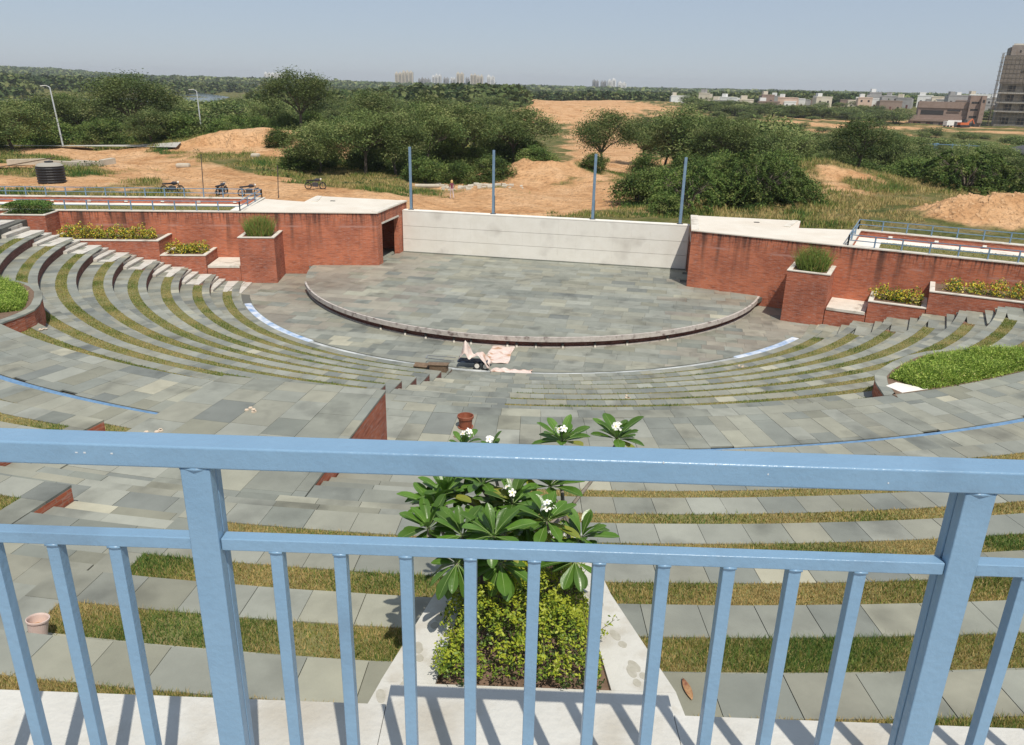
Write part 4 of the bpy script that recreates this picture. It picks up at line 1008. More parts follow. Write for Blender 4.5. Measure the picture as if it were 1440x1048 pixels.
ii = (np.arange(ny-1)[:, None]*nx+np.arange(nx-1)[None, :]).ravel(); F = np.stack([ii, ii+1, ii+nx+1, ii+nx], 1)
me.vertices.add(len(V)); me.vertices.foreach_set('co', V.astype(np.float32).ravel()); me.loops.add(F.size); me.loops.foreach_set('vertex_index', F.ravel().astype(np.int32))
me.polygons.add(len(F)); me.polygons.foreach_set('loop_start', np.arange(0, F.size, 4, dtype=np.int32)); me.polygons.foreach_set('use_smooth', [True]*len(F)); me.update(calc_edges=True)
sm = sand_mask(X.ravel(), Y.ravel())
at = me.attributes.new('sand', 'FLOAT', 'POINT'); at.data.foreach_set('value', sm.astype(np.float32))
GM = bpy.data.materials.new('earth_and_scrub'); GM.use_nodes = True
n_ = GM.node_tree.nodes; L_ = GM.node_tree.links; b_s = n_['Principled BSDF']; b_s.inputs['Roughness'].default_value = .95; b_s.inputs['Specular IOR Level'].default_value = .1
ga = n_.new('ShaderNodeAttribute'); ga.attribute_name = 'sand'; gg = n_.new('ShaderNodeNewGeometry')
def ramp_noise(sc, stops, det=6):
    no = n_.new('ShaderNodeTexNoise'); no.inputs['Scale'].default_value = sc; no.inputs['Detail'].default_value = det; no.inputs['Roughness'].default_value = .65; L_.new(gg.outputs['Position'], no.inputs['Vector'])
    r = n_.new('ShaderNodeValToRGB'); e = r.color_ramp.elements; e[0].position, e[0].color = stops[0][0], rgb(stops[0][1]); e[1].position, e[1].color = stops[-1][0], rgb(stops[-1][1])
    for p, c in stops[1:-1]: q = e.new(p); q.color = rgb(c)
    L_.new(no.outputs['Fac'], r.inputs[0]); return r.outputs[0], no.outputs['Fac']
sandc, _ = ramp_noise(.22, [(.3, (.42,.215,.095)), (.5, (.59,.35,.18)), (.7, (.67,.435,.25))], 9)
veg, _ = ramp_noise(.35, [(.32, (.055,.075,.02)), (.48, (.12,.125,.04)), (.62, (.21,.17,.075)), (.75, (.30,.21,.10))], 8)
fine, _f = ramp_noise(1.6, [(.30, (.62,.58,.55)), (.5, (1,1,1)), (.72, (1.12,1.12,1.12))], 10)
mf = n_.new('ShaderNodeMixRGB'); mf.blend_type = 'MULTIPLY'; mf.inputs[0].default_value = .85; L_.new(sandc, mf.inputs[1]); L_.new(fine, mf.inputs[2]); sandc = mf.outputs[0]
mx = n_.new('ShaderNodeMixRGB'); L_.new(ga.outputs['Fac'], mx.inputs[0]); L_.new(veg, mx.inputs[1]); L_.new(sandc, mx.inputs[2]); L_.new(mx.outputs[0], b_s.inputs['Base Color'])
nb = n_.new('ShaderNodeTexNoise'); nb.inputs['Scale'].default_value = 2.2; nb.inputs['Detail'].default_value = 9; L_.new(gg.outputs['Position'], nb.inputs['Vector'])
bp = n_.new('ShaderNodeBump'); bp.inputs['Strength'].default_value = 1; bp.inputs['Distance'].default_value = .7; L_.new(nb.outputs['Fac'], bp.inputs['Height']); L_.new(bp.outputs[0], b_s.inputs['Normal'])
me.materials.append(GM); gr = link('ground', me, None, None, 'structure')
# river
WAT = mat('river_water', (.05,.07,.08), .12, spec=.6)
WAT2 = WAT
rv = MB(); RB = [(-420, 380), (-330, 470), (-270, 560), (-310, 700), (-420, 900), (-560, 1200), (-700, 1600), (-850, 2200)]
RW2 = [70, 60, 60, 60, 65, 75, 95, 130]
Lp = [(x-w_, y-w_*.2) for (x, y), w_ in zip(RB, RW2)]; Rp = [(x+w_, y+w_*.2) for (x, y), w_ in zip(RB, RW2)]
for i in range(len(RB)-1): rv.add([(*Lp[i], 0), (*Rp[i], 0), (*Rp[i+1], 0), (*Lp[i+1], 0)], [(0, 1, 2, 3)])
for v_i in range(len(rv.v)):
    x, y, _ = rv.v[v_i]; rv.v[v_i] = (x, y, float(max(tz(np.array([x]), np.array([y]))[0], -20)))
zr_ = max(v[2] for v in rv.v); rv.v = [(x, y, min(zr_, -3.0)) for x, y, z in rv.v]
rv.build('river', WAT, None, kind='structure')
# concrete road at the far left
rd = MB(); rp = [(-44, 104.5), (-52, 109), (-66, 111.5), (-90, 112)]
for (a, b), (c, d) in zip(rp, rp[1:]):
    rd.add([(a, b-.9, 0), (c, d-.9, 0), (c, d+.9, 0), (a, b+.9, 0)], [(0, 1, 2, 3)])
rd.v = [(x, y, float(tz(np.array([x]), np.array([y]))[0])+.35) for x, y, z in rd.v]
rd.build('concrete_track', mat('concrete', (.36,.34,.30), .9, (.44,.42,.38), 1, 5), None, kind='structure')
# ------------------------------------------------------------------ trees
FT = [mat('tree_leaf_%d' % i, c, .8, tuple(k*1.35 for k in c), .7, 2, spec=.15, transl=.25, obj_random=.28) for i, c in enumerate([(.112,.150,.048), (.070,.108,.034), (.165,.192,.068), (.034,.060,.020), (.225,.235,.095)])]
FB = [mat('bush_leaf_%d' % i, c, .8, tuple(k*1.25 for k in c), .7, 2, spec=.15, transl=.25, obj_random=.28) for i, c in enumerate([(.098,.150,.038), (.062,.106,.026), (.15,.195,.052), (.032,.062,.017), (.19,.215,.07)])]
TB = mat('tree_bark', (.10,.08,.06), .95, (.16,.13,.10), 3, 4)
def tree_meshes(kind, H, W, n, seed, leaf=.3):
    """unit meshes: trunk with limbs; crown of leaf clumps"""
    rr = np.random.default_rng(seed); tr = MB(); ends = []
    nl = {'umbrella': 7, 'round': 7, 'bush': 6, 'feather': 9, 'acacia': 6}[kind]
    lean = rr.uniform(-.06, .06, 2)*H
    th = {'umbrella': .36, 'round': .22, 'bush': .04, 'feather': .03, 'acacia': .38}[kind]*H
    if kind in ('bush', 'feather'): base_pts = [(0, 0, -.3)]
    tr.tube([(0, 0, -.5), (lean[0]*.5, lean[1]*.5, th*.5), (lean[0], lean[1], th)], [H*.028+.03, H*.022+.02, H*.018+.02], 7)
    if kind == 'acacia':
        tr.tube([(.3, .1, -.5), (W*.07, .1, th*.5), (W*.12, W*.05, th*1.2)], [H*.022, H*.016, H*.01], 6)
    for i in range(nl):
        a = 2*math.pi*i/nl+rr.uniform(-.3, .3); r = W*.5*rr.uniform(.4, .8); zt = H*rr.uniform(.55, .85)
        p = (lean[0]+r*math.cos(a), lean[1]+r*math.sin(a), zt); mid = (lean[0]+r*.35*math.cos(a), lean[1]+r*.35*math.sin(a), th+(zt-th)*.5)
        tr.tube([(lean[0], lean[1], th*.95), mid, p], [H*.014+.01, H*.009+.008, H*.004], 5); ends.append(p)
        for q in range(3):
            b = a+rr.uniform(-.8, .8); e = (mid[0]+W*.22*math.cos(b), mid[1]+W*.22*math.sin(b), mid[2]+H*rr.uniform(.1, .3)); tr.tube([mid, e], [H*.006, H*.003], 4); ends.append(e)
    # clumps
    nc = {'umbrella': 90, 'round': 110, 'bush': 80, 'feather': 90, 'acacia': 70}[kind]; C = []
    while len(C) < nc:
        p = rr.uniform(-1, 1, 3); d = math.hypot(p[0], p[1])
        if kind in ('umbrella', 'acacia'):
            zt = 1-.35*d*d; zb = .50-.1*(1-d)+.12*math.sin(5*math.atan2(p[1], p[0])+seed); z = zb+(zt-zb)*rr.uniform(0, 1)**.6
        elif kind == 'round': zt = math.sqrt(max(0, 1-d*d))*.55+.42; zb = .18+.18*d; z = zb+(zt-zb)*rr.uniform(0, 1)**.7
        else: zt = math.sqrt(max(0, 1-d*d))*.92; zb = 0.02; z = zb+(zt-zb)*rr.uniform(0, 1)**.6
        wob = .82+.18*math.sin(3*math.atan2(p[1], p[0])+seed)+.12*math.sin(7*math.atan2(p[1], p[0])+seed*2)
        if d > wob: continue
        C.append((p[0]*W/2, p[1]*W/2, z*H))
    C = np.array(C); k = n//nc; P = []; M_ = []
    cs = (W/2)*.24 if kind != 'feather' else (W/2)*.22
    for c in C:
        tone_ = rr.choice(5, p=[.32, .28, .18, .12, .10]); d = rr.normal(size=(k, 3))*np.array([cs, cs, cs*(.45 if kind in ('umbrella', 'acacia') else .6)])*.62
        if kind == 'feather':
            # arching sprays
            t = rr.uniform(0, 1, k); a = math.atan2(c[1], c[0])+rr.choice([-.5, -.2, .1, .35, .6])+rr.uniform(-.15, .15); L = W*.16
            d = np.stack([np.cos(a)*t*L, np.sin(a)*t*L, (.35*t-.75*t*t)*L*1.1], 1)+rr.normal(0, .045*W/6, (k, 3))
        P.append(c+d); m2 = np.full(k, tone_); f = rr.uniform(0, 1, k); m2[f < .18] = 0; m2[f > .86] = 2
        M_.append(m2)
    P = np.concatenate(P); M_ = np.concatenate(M_); P[:, 2] = np.maximum(P[:, 2], .02)
    global rng
    old = rng; rng = rr
    V = leafquads(P, rr.uniform(.6, 1.3, len(P))*leaf, .42, .7); rng = old
    crown = fastmesh('crown', V, 4, FT if kind in ('umbrella', 'round', 'acacia') else FB, M_, None, 'mesh')
    tm = bpy.data.meshes.new('trunk'); tm.from_pydata(tr.v, [], tr.f); tm.materials.append(TB); return tm, crown
PROTO = {}
for kind, H, W, n, leaf in (('umbrella', 8, 10, 17000, .26), ('round', 8, 9, 17000, .27), ('acacia', 6.5, 8, 11000, .26), ('bush', 3, 5, 8000, .24), ('feather', 4.5, 8, 14000, .22)):
    PROTO[kind] = [(tree_meshes(kind, H, W, n, 20+7*j+len(kind), leaf), H, W) for j in range(3 if kind in ('umbrella', 'round') else 2)]
LOWP = [(tree_meshes('round', 8, 9, 2200, 91+j, .62), 8, 9) for j in range(3)]
def plant(kind, x, y, H, W, label, group=None, cat='tree', name=None, lowp=False):
    (tm, cm), h0, w0 = random.choice(LOWP if lowp else PROTO[kind])
    z = float(tz(np.array([x]), np.array([y]))[0])
    nm = name or {'umbrella': 'thorn_tree', 'round': 'broad_tree', 'acacia': 'acacia_tree', 'bush': 'bush', 'feather': 'feathery_bush'}[kind]
    t_ = thing(nm, label, cat, (x, y, z-.1), random.uniform(0, 6.28), group)
    for mm_, nn in ((tm, 'trunk'), (cm, 'crown')):
        o = link(nn, mm_, t_); o.scale = (W/w0, W/w0, H/h0)
    return t_
U = 'umbrella'; Rn = 'round'; A_ = 'acacia'; B_ = 'bush'; F_ = 'feather'
TR = [
 (Rn,-67.5,107.4,6.8,10.5,'dark rounded tree cut by the left edge, in front of the river'),
 (U,-72.9,126.3,6.8,9,'flat-topped thorn tree behind the left street lamp'),
 (U,-77.7,142.8,8.0,12.6,'wide flat-topped thorn tree with open trunk against the river, left of the tallest tree'),
 (U,-59.8,126.1,9.9,13.5,'tallest broad thorn tree at the left, between the two street lamps'),
 (Rn,-70.4,165.8,7.3,9.5,'rounded tree just right of the tallest thorn tree, before the river bend'),
 (B_,-59.2,115.8,4.0,6.5,'lighter green bush at the foot of the tallest thorn tree'),
 (Rn,-74.6,194.3,6.5,11.9,'low broad tree behind the right street lamp'),
 (U,-82.2,236,8.2,16.5,'broad pale thorn tree in the distance behind the right street lamp'),
 (Rn,-67.4,218,7.8,13.4,'rounded tree to the left of the tall dark tree above the cut bank'),
 (U,-33,123.4,9.5,11,'tall dark thorn tree standing above the orange cut bank'),
 (B_,-30.8,104.6,2.7,3.7,'small dark bush on the edge of the orange cut bank'),
 (B_,-27,108,2.4,4.2,'low bush just right of the cut bank'),
 (Rn,-22,89.1,5.7,7.6,'rounded tree right of the cut bank, behind the motorcycle'),
 (U,-17.1,90.1,7.1,9.0,'leaning thorn tree left of the first blue post'),
 (Rn,-13.7,91.1,6.9,7.6,'dense dark tree directly behind the first blue post'),
 (U,-11,97.7,8.3,9.2,'tall thorn tree just right of the first blue post'),
 (U,-6.5,102.7,8.3,10.4,'tall spreading thorn tree between the first and second blue posts'),
 (U,-.1,110.3,7.8,11.5,'thorn tree with drooping right crown beside the sand track, right of the second post'),
 (B_,-2.8,92.5,2.9,5.2,'bright creeper-covered bush below the trees, beside the second blue post'),
 (B_,-10,87.7,3.0,4.8,'dark bush at the wood edge right of the first blue post'),
 (B_,-6.5,90,2.7,4.6,'low green bush at the wood edge between the first two blue posts'),
 (B_,2.4,101.3,2.6,5.5,'small green bush at the foot of the drooping thorn tree'),
 (U,11.6,106.2,8.0,9.2,'thorn tree leaning over its shadow on the sand, at the third blue post'),
 (B_,9.6,97.4,2.2,3.4,'low scrub below the leaning thorn tree behind the third blue post'),
 (U,22.3,140.9,8.3,11.3,'sparse thorn tree behind the gap between third and fourth posts'),
 (B_,11.3,73,3.6,5,'rounded bush at the edge of the sand left of the fourth blue post'),
 (F_,14.8,66.5,4.2,6.6,'pale drooping bush straight behind the fourth blue post'),
 (Rn,23.1,113.3,9.1,10.5,'large dark tree behind the fourth blue post'),
 (U,27.1,105.1,7.8,8.8,'thorn tree to the right of the large dark tree'),
 (F_,21,69,5.5,7.6,'deep green arching bush behind the right brick block'),
 (Rn,42.9,132.9,6.6,10.6,'broad tree in the middle of the right scrub'),
 (Rn,33,99,6.2,8.4,'rounded tree above the grassy mound on the left'),
 (A_,40.5,95,6.9,7.8,'slender acacia with two bare trunks on top of the grassy mound'),
 (F_,47.5,83.8,4.6,9.4,'bright feathery bush on the right slope of the mound'),
 (F_,50.6,76.9,3.6,6.6,'grey-green bush at the right edge in front of the canopy'),
 (A_,57.7,120.4,5.1,8.6,'olive acacia left of the blue fence'),
 (Rn,70.9,181.3,4.2,10,'dense tree beyond the acacia, below the distant sand flats'),
 (Rn,95.7,210.1,3.8,11,'wide low tree below the brown brick building'),
 (B_,66,135,3.4,8.0,'spreading bush in front of the blue fence'),
 (Rn,54.6,198.1,6.6,12.2,'tree in the middle distance, left of the sand flats'),
 (Rn,78.4,232.8,4.5,11,'tree at the near edge of the sand flats'),
 (Rn,50.2,209.2,6.1,12.9,'low wide tree right of the sandy quarry'),
 (B_,12.6,64.9,2.0,3.2,'grassy shrub at the foot of the fourth blue post'),
 (U,-44.3,221.6,8.3,15.6,'broad thorn tree on the far ridge left of the centre'),
 (Rn,-38.5,262.4,8.7,18.4,'wide rounded tree on the far ridge near the centre'),
 (U,-27.4,291.1,8.9,20.4,'wide pale thorn tree on the ridge below the apartment towers'),
 (Rn,-10.8,328.2,7.5,18,'dark rounded tree on the ridge crest just left of the quarry'),
 (Rn,-62.2,275.5,8,16.9,'wide tree on the far ridge above the cut bank'),
 (Rn,-50,110,4.5,7.5,'small rounded tree at the foot of the right street lamp'),
 (B_,-43,121,3.0,6,'bush on the slope right of the street lamp'),
 (Rn,-46,150,6.5,9,'tree half hidden behind the slope right of the street lamp'),
 (Rn,-24,135,7.5,10,'tree behind the tall dark tree, towards the ridge'),
 (Rn,-14,128,7.5,10,'tree behind the first blue post on the rising ground'),
 (Rn,-3,140,7,11,'tree in the second row behind the second blue post'),
 (Rn,-18,160,7,12,'tree on the mid slope between the wood and the ridge'),
 (U,-32,175,7.5,13,'flat thorn tree halfway up towards the ridge'),
 (Rn,31,125,7,9,'tree in the second row right of the large dark tree'),
 (Rn,50,108,5.5,8,'olive tree right of the two-trunked acacia'),
 (F_,48,84,4.4,8,'feathery bush in a hollow right of the mound'),
 (B_,28.5,86,2.6,4.5,'bush in the dark hollow behind the right brick block'),
 (B_,25,77,3.6,6,'dense dark bush between the arching bush and the mound'),
 (B_,53,92,3.4,6.5,'grey-green bush below the canopy at the right edge'),
 (B_,-74,112,3.2,6,'bush behind the left street lamp base'),
 (B_,-54,119,2.6,5,'low bush between the two street lamps near the track'),
]
for kind, x, y, H, W, lab in TR:
    plant(kind, x, y, H, W, lab, cat='bush' if kind in (B_, F_) else 'tree')
# belts of further trees and shrubs, each an object of its own
def belt(n, fx, lab, grp, hs, wr, lowp=True, kind=Rn, avoid=.4):
    XY = np.array([fx() for _ in range(n*8)]); m_ = sand_mask(XY[:, 0], XY[:, 1]); ok_ = (m_ < avoid) & ~((XY[:, 0]/XY[:, 1] > .49) & (XY[:, 0]/XY[:, 1] < .66) & (XY[:, 1] > 290) & (XY[:, 1] < 440)); XY = XY[ok_][:n]; XY = XY[np.argsort(XY[:, 0]/XY[:, 1])]
    for i_, (x, y) in enumerate(XY): plant(kind, float(x), float(y), random.uniform(*hs), random.uniform(*wr), '%s, %s from the left' % (lab, nth(i_+1)), grp, lowp=lowp, cat='tree' if kind in (Rn, U) and hs[0] >= 3 else 'bush', name=None if hs[0] >= 3 else 'scrub_bush')
belt(40, lambda: (random.uniform(40, 66), random.uniform(150, 230)), 'low scrub tree in the green belt right of the quarry', 'scrub trees of the right middle distance', (3.0, 5.0), (6, 11))
belt(40, lambda: (random.uniform(55, 140), random.uniform(140, 215)), 'wide low scrub tree behind the two-trunked acacia', 'low scrub behind the acacia', (1.8, 3.2), (6, 10))
belt(80, lambda: (random.uniform(50, 240), random.uniform(215, 400)), 'low bush on the sand flats before the village', 'bushes of the sand flats', (1.4, 3.0), (4, 9))
belt(60, lambda: (random.uniform(-95, -4), random.uniform(135, 330)), 'low rounded tree on the wooded rise behind the stage', 'trees of the wooded rise', (5, 7.5), (8, 14))
belt(40, lambda: (random.uniform(-160, -80), random.uniform(130, 330)), 'tree on the river bank at the far left', 'river bank trees', (5, 8), (8, 13))
belt(46, lambda: (random.uniform(28, 85), random.uniform(94, 145)), 'scrub bush among the thorn trees behind the right mound', 'scrub bushes right of the stage', (1.8, 3.2), (4.5, 8), False, B_)
belt(34, lambda: (random.uniform(-25, 4), random.uniform(90, 118)), 'leafy bush in the shade under the trees behind the stage', 'undergrowth bushes behind the stage', (2.4, 4.4), (4, 6.5), False, B_)
belt(26, lambda: (random.uniform(-84, -30), random.uniform(112, 150)), 'leafy bush under the trees behind the street lamps', 'undergrowth bushes at the left', (2.2, 4.0), (4, 7), False, B_)
belt(16, lambda: (random.uniform(15, 26), random.uniform(68, 98)), 'dense bush in the hollow behind the right brick block', 'bushes behind the right block', (2.4, 4.2), (4, 6), False, B_)
belt(14, lambda: (random.uniform(12, 42), random.uniform(108, 150)), 'thorn tree in the second rank right of the sand track', 'thorn trees right of the sand track', (6, 8.5), (8, 11), True, U)
belt(26, lambda: (random.uniform(130, 260), random.uniform(230, 330)), 'scrub tree between the blue fence and the brown building', 'scrub trees below the brown building', (2.4, 4), (6, 10))
belt(46, lambda: (random.uniform(110, 430), random.uniform(430, 640)), 'dark garden tree among the village houses', 'village trees', (3.2, 6), (8, 15))
belt(80, lambda: (random.uniform(95, 205), random.uniform(385, 480)), 'tree in the green band before the distant village', 'trees of the band before the village', (4.5, 7), (10, 17))
belt(24, lambda: (random.uniform(255, 420), random.uniform(430, 490)), 'tree behind the brown brick building on the right', 'trees behind the brown building', (4, 6), (10, 16))
belt(14, lambda: (random.uniform(31, 56), random.uniform(91, 102)), 'low bush on top of the grassy mound at right', 'bushes on top of the right mound', (1.8, 3.2), (4.5, 7), False, B_, .6)
belt(40, lambda: (random.uniform(38, 105), random.uniform(98, 150)), 'dark scrub tree in the belt behind the right terrace', 'dark scrub belt behind the right terrace', (3.2, 5.0), (5.5, 9), False, Rn, .8)
# far woods: joined masses
def wood(name, lab, n, fx, hs, ws, leaf, k=90, cut=.45):
    XY = np.array([fx() for _ in range(n)]); XY = XY[sand_mask(XY[:, 0], XY[:, 1]) < cut]; n = len(XY); Z_ = tz(XY[:, 0], XY[:, 1])
    W = rng.uniform(*ws, n); H = rng.uniform(*hs, n); d = rng.normal(size=(n, k, 3)); d /= np.linalg.norm(d, axis=2)[:, :, None]; d[:, :, 2] = np.abs(d[:, :, 2]); d *= rng.uniform(.75, 1, (n, k, 1))
    P = np.stack([XY[:, 0], XY[:, 1], Z_], 1)[:, None, :]+d*np.stack([W/2, W/2, H], 1)[:, None, :]
    t1 = np.repeat(rng.integers(0, 4, n)[:, None], k, 1); M_ = np.where(rng.uniform(0, 1, (n, k)) < .65, t1, rng.integers(0, 5, (n, k)))
    P = P.reshape(-1, 3); o = fastmesh(name, leafquads(P, rng.uniform(.6, 1.3, len(P))*leaf, .8, .9), 4, FT, M_.ravel(), None, 'stuff'); tag(o, lab, 'wood')
def sector(y0, y1, a0, a1, skip=None):
    def f():
        while True:
            y = math.exp(random.uniform(math.log(y0), math.log(y1))); a = random.uniform(a0, a1)
            if skip and skip(a, y): continue
            return (y*a, y)
    return f
wood('far_wood', 'continuous green wood running to the horizon behind the quarry', 4200, sector(330, 1700, -.32, .45, lambda a, y: (0 < a < .155 and y < 600) or (a > .15 and y < 640)), (6, 9), (12, 22), 3.0)
wood('far_wood', 'green wood on the far right around the village', 2600, sector(650, 1700, .38, .85), (5, 8), (11, 22), 3.0)
wood('far_wood', 'wooded hillside rising beyond the river on the far left', 4200, lambda: (random.uniform(-1500, -330), random.uniform(420, 2300)), (7, 11), (14, 30), 4.0)
wood('far_wood', 'thin dark line of trees on the horizon', 3000, sector(1700, 5200, -.85, .85), (8, 13), (40, 90), 10, 110)
# ground scrub and dry grass near the site
def scrub(name, lab, n, x0, x1, y0, y1, hh, ww, dry=0., cat='grass'):
    x = rng.uniform(x0, x1, n); y = rng.uniform(y0, y1, n); m_ = sand_mask(x, y); u, v = (x-CX)*math.cos(PH)+(y-CY)*math.sin(PH), -(x-CX)*math.sin(PH)+(y-CY)*math.cos(PH)
    cl_ = fbm(x, y, 4, 21); keep = (m_ < rng.uniform(0.05, .75, n)) & (cl_ > .34)
    x, y, cl_ = x[keep], y[keep], cl_[keep]; z = tz(x, y); k = z > 0; x, y, z, cl_ = x[k], y[k], z[k], cl_[k]
    n = len(x); q = cl_-dry+rng.normal(0, .09, n); mi = np.where(q > .66, 3, np.where(q > .58, 0, np.where(q > .47, 1, 2)))
    o = blades(np.stack([x, y, z-.05], 1), hh*rng.uniform(.4, 1.3, n)*(.5+1.2*np.clip(cl_-.3, 0, 1)), np.full(n, ww)*rng.uniform(.6, 1.4, n), rng.uniform(.1, .8, n), GRN, mi, name, None); tag(o, lab, cat)
scrub('rough_grass', 'rough green and straw grass on the left behind the brick block', 230000, -85, -12, 62, 150, .48, .09)
scrub('rough_grass', 'weeds along the wood edge behind the stage wall', 70000, -20, 16, 62, 112, .42, .08)
scrub('rough_grass', 'dry olive grass covering the mound and slope on the right', 240000, 14, 80, 56, 150, .5, .09, .09)
scrub('rough_grass', 'sparse grass of the middle distance', 60000, -20, 230, 150, 330, .9, .45)
# leafy undergrowth
n = 3000; x = rng.uniform(-80, 80, n); y = rng.uniform(64, 150, n); k = (sand_mask(x, y) < .25) & (fbm(x, y, 6, 31) > .52) & ~((x > 20) & (y < 92)); x, y = x[k], y[k]; z = tz(x, y); k = z > .3; x, y, z = x[k], y[k], z[k]
P = []; M_ = []
for a, b, c in zip(x, y, z):
    s_ = random.uniform(.35, 1.1); kk = 46; d = rng.normal(size=(kk, 3)); d /= np.linalg.norm(d, axis=1)[:, None]; d[:, 2] = np.abs(d[:, 2]); P.append(np.array([a, b, c])+d*np.array([s_, s_, s_*.9])*rng.uniform(.5, 1, (kk, 1))); M_.append(np.full(kk, random.randrange(5)))
P = np.concatenate(P); o = fastmesh('undergrowth', leafquads(P, rng.uniform(.12, .26, len(P)), .5, .5), 4, FB, np.concatenate(M_), None, 'stuff'); tag(o, 'low leafy weeds and shrubs between the trees', 'undergrowth')
# ------------------------------------------------------------------ things in the landscape
def gz(x, y): return float(tz(np.array([x]), np.array([y]))[0])
LAMPM = mat('lamp_grey', (.55,.57,.58), .5)
for x, y, lab, H, lean in ((-64.6, 114.2, 'grey street lamp leaning left, the one nearer the left edge', 7.9, -.055), (-52, 133.2, 'grey street lamp further right, standing on the grassy bank', 7.6, -.01)):
    t_ = thing('street_lamp', lab, 'street lamp', (x, y, gz(x, y)), 0); t_.rotation_euler = (0, lean, 0)
    MB().tube([(0, 0, -.3), (0, 0, H)], [.13, .08], 8).build('pole', LAMPM, t_)
    MB().tube([(0, 0, H), (-.25, 0, H+.18), (-.5, 0, H+.25)], [.06, .05, .05], 6).build('arm', LAMPM, t_)
    MB().obox((-.85, 0, H+.27), (.38, 0, .02), (0, .16, 0), (0, 0, .05)).build('lamp_head', WHITE, t_)
# water tank
x, y = -41, 69.8; t_ = thing('water_tank', 'black ribbed plastic water tank with a pale dusty lid', 'water tank', (x, y, gz(x, y)-.1)); t_.scale = (.84, .84, .9)
prof = [(0, 0), (1.3, 0)]
for i in range(6): prof += [(1.3, .1+.25*i), (1.36, .16+.25*i), (1.36, .25+.25*i), (1.3, .31+.25*i)]
prof += [(1.3, 1.7)]
MB().lathe((0, 0, 0), prof, 28).build('tank_wall', BLK, t_)
MB().lathe((0, 0, 0), [(1.3, 1.7), (1.1, 1.88), (.45, 2.0), (0, 2.02)], 28).build('tank_top', mat('dusty_plastic', (.33,.31,.27), .9), t_)
MB().lathe((0, 0, 1.98), [(.42, 0), (.42, .14), (0, .18)], 18).build('lid', BLK, t_)
# concrete pillars dumped in a pile
CON = mat('old_concrete', (.42,.37,.29), .9, (.52,.46,.37), 2, 5)
for i, (x, y, l, a, lab) in enumerate(((-46, 82, 5.5, -.35, 'longest pale concrete column lying in the dumped pile behind the tank'), (-45, 83.5, 4.5, -.5, 'second pale concrete column, behind the longest one'), (-50.5, 82.5, 4, .2, 'short concrete column at the left end of the dumped pile'), (-42.6, 83, 1.6, 1.2, 'stubby concrete block at the right end of the dumped pile'))):
    o = MB().obox((0, 0, .3), (l/2*math.cos(a), l/2*math.sin(a), .05), (-.3*math.sin(a), .3*math.cos(a), 0), (0, 0, .28)).build('concrete_column', CON, None, loc=(x, y, gz(x, y)-.05+.1*i)); tag(o, lab, 'concrete column')
o = MB().obox((0, 0, .5), (3.0, .2, .55), (-.05, .9, 0), (0, 0, .05)).build('wooden_panel', WOOD, None, loc=(-49, 78.5, gz(-49, 78.5))); tag(o, 'dark tilted board resting behind the black water tank', 'board')
for x, y, l, lab in ((-36, 86, 1.4, 'pale boulder lying in the grass right of the dumped columns'), (-31, 95, 1.0, 'small pale stone beside the sand track')):
    o = MB().obox((0, 0, .2), (l/2, .1, 0), (0, .35, 0), (0, 0, .25)).build('boulder', CON, None, loc=(x, y, gz(x, y))); md = o.modifiers.new('b', 'BEVEL'); md.width = .18; md.segments = 2; tag(o, lab, 'stone')
for x, y, h, l in ((-19.4, 64.2, 2.6, 'thin upright iron bar near the left roof corner'), (-26, 65.5, 3.2, 'thin upright iron bar behind the left terrace railing')):
    o = MB().tube([(0, 0, 0), (.15, 0, h)], .035, 5).build('iron_bar', DKMET, None, loc=(x, y, gz(x, y))); tag(o, l, 'iron bar')
# long white pipe and rubble at the wood edge
o = MB().tube([(-1.3, 0, .2), (1.3, .3, .2)], .22, 10).build('concrete_pipe', CON, None, loc=(-9.5, 84.5, gz(-9.5, 84.5))); tag(o, 'short pale concrete pipe at the wood edge behind the stage wall', 'pipe')
rb = MB()
for i in range(90):
    x, y = random.gauss(-4.5, 2.4), random.gauss(85.5, 1.0); z = gz(x, y); s_ = random.uniform(.08, .28); rb.obox((x, y, z+s_*.4), (s_, random.uniform(-.05, .05), 0), (0, s_*.7, .03), (0, 0, s_*.45))
o = rb.build('rubble', CON, None, kind='stuff'); tag(o, 'scattered pale rubble at the wood edge', 'rubble')
cl_ = MB()
for i in range(500):
    x, y = random.uniform(31, 50), random.uniform(55.5, 63)
    if sand_mask(np.array([x]), np.array([y]))[0] < .8: continue
    z = gz(x, y); s_ = random.uniform(.02, .11); cl_.obox((x, y, z+s_*.1), (s_, random.uniform(-.05, .05), .02), (random.uniform(-.04, .04), s_*.8, .04), (.01, .02, s_*.6))
for i in range(1500):
    x, y = random.choice(((random.uniform(-8, 12), random.uniform(68, 106)), (random.uniform(-55, -15), random.uniform(64, 112))))
    if sand_mask(np.array([x]), np.array([y]))[0] < .5: continue
    z = gz(x, y); s_ = random.uniform(.02, .07); cl_.obox((x, y, z+s_*.2), (s_, 0, .02), (0, s_*.8, .0), (0, 0, s_*.6))
o = cl_.build('earth_clods', mat('clod', (.44,.26,.13), .95, (.52,.33,.18), 3, 4), None, kind='stuff'); tag(o, 'loose clods of orange earth on the heaps and sand', 'clods')
